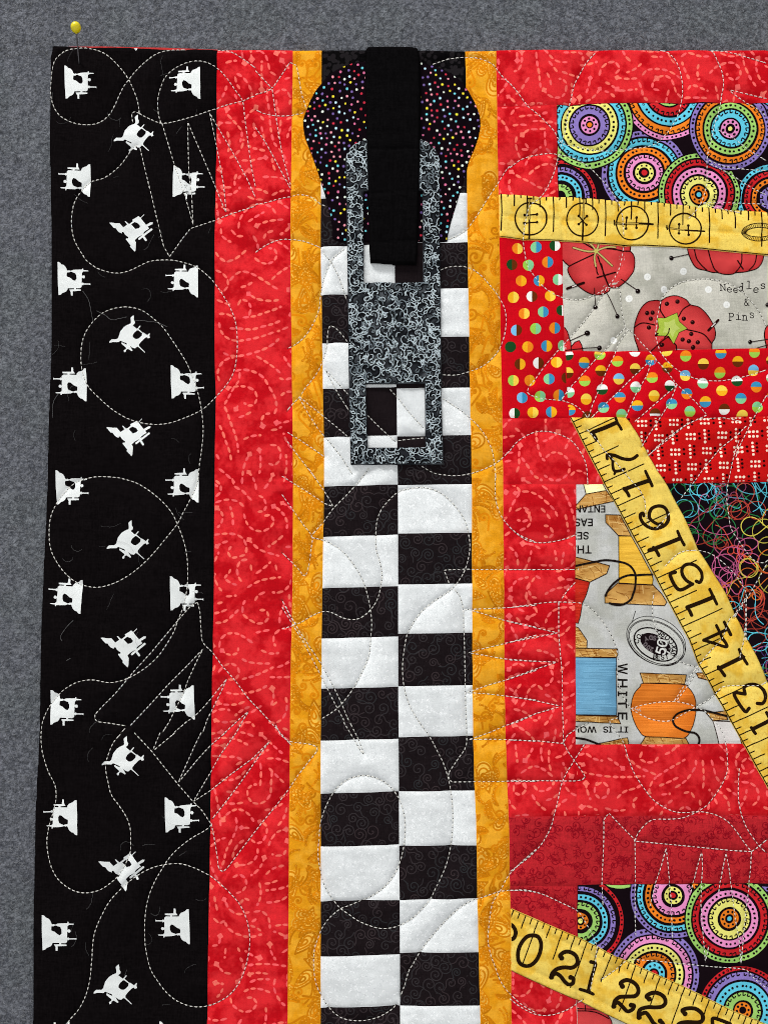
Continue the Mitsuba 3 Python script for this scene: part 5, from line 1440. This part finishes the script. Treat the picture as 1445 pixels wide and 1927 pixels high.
ink.fill(Polygon(oval(725, 640, 655, 450, 28)), (205, 205, 198), 0)
for a, b, w, o in ((655, 470, 1.3, (-6, -25)), (640, 430, 1.4, (0, 15)), (612, 405, 1.5, (0, 10))):
    ink.stroke(oval(722 + o[0], 650 + o[1], a, b, 28), w, (26, 20, 20), 1)
ink.stroke(oval(705, 700, 485, 305, 27), 2.8, (20, 15, 15), 1)
ink.fill(Polygon(oval(705, 695, 352, 195, 27)), (26, 17, 20), 1)
for _ in range(110):
    t = rng.uniform(0, 6.28)
    p = oval(708, 690, 485 + rng.uniform(25, 105), 305 + rng.uniform(20, 90), 27, 200)[int(t / 6.28 * 199)]
    ink.dot(p[0], p[1], rng.uniform(.3, .8), (60, 55, 52), 2, 1)
ink.stroke(q('R', '280,0 245,110 205,240'), 1.4, (26, 20, 20), 1)
ink.build('quilt__spool_patch__label_print', sp, cut=tape2)
for txt, x, y, a, h, c in [('C', 300, 632, -75, 9, 0), ('O', 352, 535, -60, 9, 0), ('.', 420, 492, -50, 9, 0), ('5', 822, 835, -72, 19, 1), ('0', 850, 672, -72, 19, 1), ('2', 620, 805, 205, 8, 2), ('0', 550, 765, 215, 8, 2), ('0', 485, 700, 225, 8, 2),
                           ('Y', 505, 580, 160, 8, 2), ('D', 605, 560, 178, 8, 2), ('S', 690, 570, 190, 8, 2), ('S', 1075, 895, -35, 9, 0), ('I', 1105, 830, -75, 9, 0), ('X', 1095, 755, -85, 9, 0), ('C', 1035, 645, -125, 9, 0), ('O', 955, 560, -135, 9, 0), ('R', 870, 490, -145, 9, 0), ('D', 795, 440, -150, 9, 0),
                           ('B', 690, 945, 10, 9, 0), ('E', 760, 962, 5, 9, 0), ('S', 850, 968, 0, 9, 0), ('T', 945, 955, -10, 9, 0)]:
    write(txt, h, q('R', [(x, y)])[0], a, 'spool_patch', sp, 'label_lettering', [(24, 18, 18), (226, 226, 220), (120, 110, 112)][c], True, tape2, 3)

# ------------------------------------------------------------------ quilting thread, stitch by stitch
tapes_in = shapely.union_all([p for _, p, _ in TAPES])
hide = shapely.union_all([slider, pull_out.difference(Polygon([(685, 500), (794, 500), (796, 531), (684.5, 532)])).difference(Polygon([(688.5, 723.5), (799, 722), (800.3, 841.5), (692, 842.5)])), tab]).buffer(2)
ts = np.array([-1, -.72, -.3, .3, .72, 1.0])
rad = np.array([.35, .85, 1.0, 1.0, .85, .35])
hh = np.array([-.9, .1, .75, .75, .1, -.9])
SIDE = 6
BOB = []
for p in quilting:
    per = 8.9 + rng.uniform(-.4, .4)
    s = resample(p, per)
    if len(s) < 2:
        continue
    full_p = resample(p, 1.0)
    idx = np.clip((np.arange(len(s)) * per).astype(int), 0, len(full_p) - 8)
    a, b = full_p[idx], full_p[np.minimum(idx + 6, len(full_p) - 1)]
    L = np.linalg.norm(b - a, axis=1)
    c = (a + b) / 2
    ok = (L > 3) & shapely.contains_xy(outline, c[:, 0], c[:, 1]) & ~shapely.contains_xy(hide, c[:, 0], c[:, 1])
    a, b, c = a[ok], b[ok], c[ok]
    if not len(a):
        continue
    n = len(a)
    ln_ = rng.uniform(.95, 1.18, n)[:, None]
    a, b = c + (a - c) * ln_, c + (b - c) * ln_
    d = (b - a) / np.linalg.norm(b - a, axis=1, keepdims=True)
    nr = np.c_[-d[:, 1], d[:, 0]]
    r = rng.uniform(.76, .97, n)
    on = np.where(shapely.contains_xy(tapes_in, c[:, 0], c[:, 1]), TT, 0.0)
    V = []
    px = 0.000223
    for k in range(6):
        cen = c + (b - a) * (ts[k] / 2)
        for j in range(SIDE):
            al = 2 * np.pi * j / SIDE
            uv = cen + nr * (r * rad[k] * math.cos(al))[:, None]
            h_ = H(cen) + on + 0.00007 + (hh[k] * .9 + r * rad[k] * math.sin(al)) * px
            w = W(uv)
            V.append(np.c_[w[:, 0], -h_, w[:, 1]])
    V = np.stack(V, 1).reshape(-1, 3)
    F = []
    for k in range(5):
        for j in range(SIDE):
            i0, i1 = k * SIDE + j, k * SIDE + (j + 1) % SIDE
            F += [[i0, i1, i1 + SIDE], [i0, i1 + SIDE, i0 + SIDE]]
    F = np.array(F)
    F = (F[None] + (np.arange(n) * 6 * SIDE)[:, None, None]).reshape(-1, 3)
    put(num('quilt__quilting_thread'), V, F, 'thread')
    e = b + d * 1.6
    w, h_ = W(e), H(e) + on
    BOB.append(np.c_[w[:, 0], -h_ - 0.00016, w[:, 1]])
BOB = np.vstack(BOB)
bead = trimesh.creation.icosphere(1, 0.00021)  # dark beads added as painted shade of the needle holes between stitches
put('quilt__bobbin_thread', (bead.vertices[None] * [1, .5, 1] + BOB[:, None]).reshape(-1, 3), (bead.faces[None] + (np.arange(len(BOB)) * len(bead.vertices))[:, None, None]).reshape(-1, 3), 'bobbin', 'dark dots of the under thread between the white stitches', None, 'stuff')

# ------------------------------------------------------------------ the pin
ent = to3(np.array([[147.0, 117.0]]), -0.0008)[0]
head = ray_at(142.8, 50.5, -0.0165)
ax = (head - ent) / np.linalg.norm(head - ent)


def tube(p0, p1, r0, r1, n=12):
    d = (p1 - p0) / np.linalg.norm(p1 - p0)
    x = np.cross(d, [0, 1, 0.3])
    x /= np.linalg.norm(x)
    y = np.cross(d, x)
    t = np.linspace(0, 2 * np.pi, n, endpoint=False)
    ringv = np.cos(t)[:, None] * x + np.sin(t)[:, None] * y
    v = np.vstack([p0 + ringv * r0, p1 + ringv * r1])
    f = [[i, (i + 1) % n, n + (i + 1) % n] for i in range(n)] + [[i, n + (i + 1) % n, n + i] for i in range(n)]
    return v, np.array(f)


labels['straight_pin'] = {'label': 'steel pin with a yellow ball head at the top left corner of the quilt', 'category': 'pin'}
put('straight_pin__shaft', *tube(ent - ax * 0.006, head, 0.00034, 0.00036), 'pin_steel')
ball = trimesh.creation.icosphere(3, 1.0)
bv = ball.vertices * 0.00215
bv = bv + np.outer(bv @ ax, ax) * 0.10
put('straight_pin__head', bv + head, ball.faces, 'yellow_plastic')
v_, f_ = tube(head - ax * 0.0026, head - ax * 0.0014, 0.00045, 0.0009)
put('straight_pin__collar', v_, f_, 'yellow_plastic')

# ------------------------------------------------------------------ lint on the black cloth
lr = np.random.default_rng(5)
LV, LF, n0 = [], [], 0
strands = [q('I', '320,325 350,370 362,420 372,500'), q('I', '395,432 440,455 480,485 530,478 570,468'), q('I', '610,487 680,492 740,498 800,525'), q('I', '180,905 155,950 150,1010 152,1050'), q('J', '265,805 225,850 195,900 205,925'), q('J', '225,1035 255,1018')]
for _ in range(60):
    u = lr.uniform(95, 395)
    v0 = lr.uniform(100, 1900)
    if not P['border_strip'].buffer(-6).contains(Point(u, v0)):
        continue
    th, k = lr.uniform(0, 6.28), lr.normal(0, .05)
    pts = [(u, v0)]
    for _ in range(int(lr.integers(4, 14))):
        th += k * 3 + lr.normal(0, .12)
        pts.append((pts[-1][0] + 3 * math.cos(th), pts[-1][1] + 3 * math.sin(th)))
    strands.append(np.array(pts))
for i, s in enumerate(strands):
    s = resample(smooth(s, 2), 3)
    if len(s) < 3:
        continue
    w = .26 if i < 6 else lr.uniform(.07, .13)
    d = np.gradient(s, axis=0)
    d /= np.linalg.norm(d, axis=1, keepdims=True) + 1e-9
    nr = np.c_[-d[:, 1], d[:, 0]] * w
    lift = 0.0002 + 0.0004 * np.sin(np.linspace(0, np.pi, len(s)))
    v = np.vstack([to3(s - nr, lift), to3(s + nr, lift), to3(s, lift + w * 0.0003)])
    m = len(s)
    f = []
    for j in range(m - 1):
        for a_, b_ in ((0, 2), (2, 1), (1, 0)):
            f += [[a_ * m + j, b_ * m + j, b_ * m + j + 1], [a_ * m + j, b_ * m + j + 1, a_ * m + j + 1]]
    LV.append(v), LF.append(np.array(f) + n0)
    n0 += len(v)
put('lint', np.vstack(LV), np.vstack(LF), 'lint_fibre', None, None, 'stuff', False)
labels['lint'] = {'label': 'fine pale lint hairs clinging to the black border strip', 'category': 'lint', 'kind': 'stuff'}
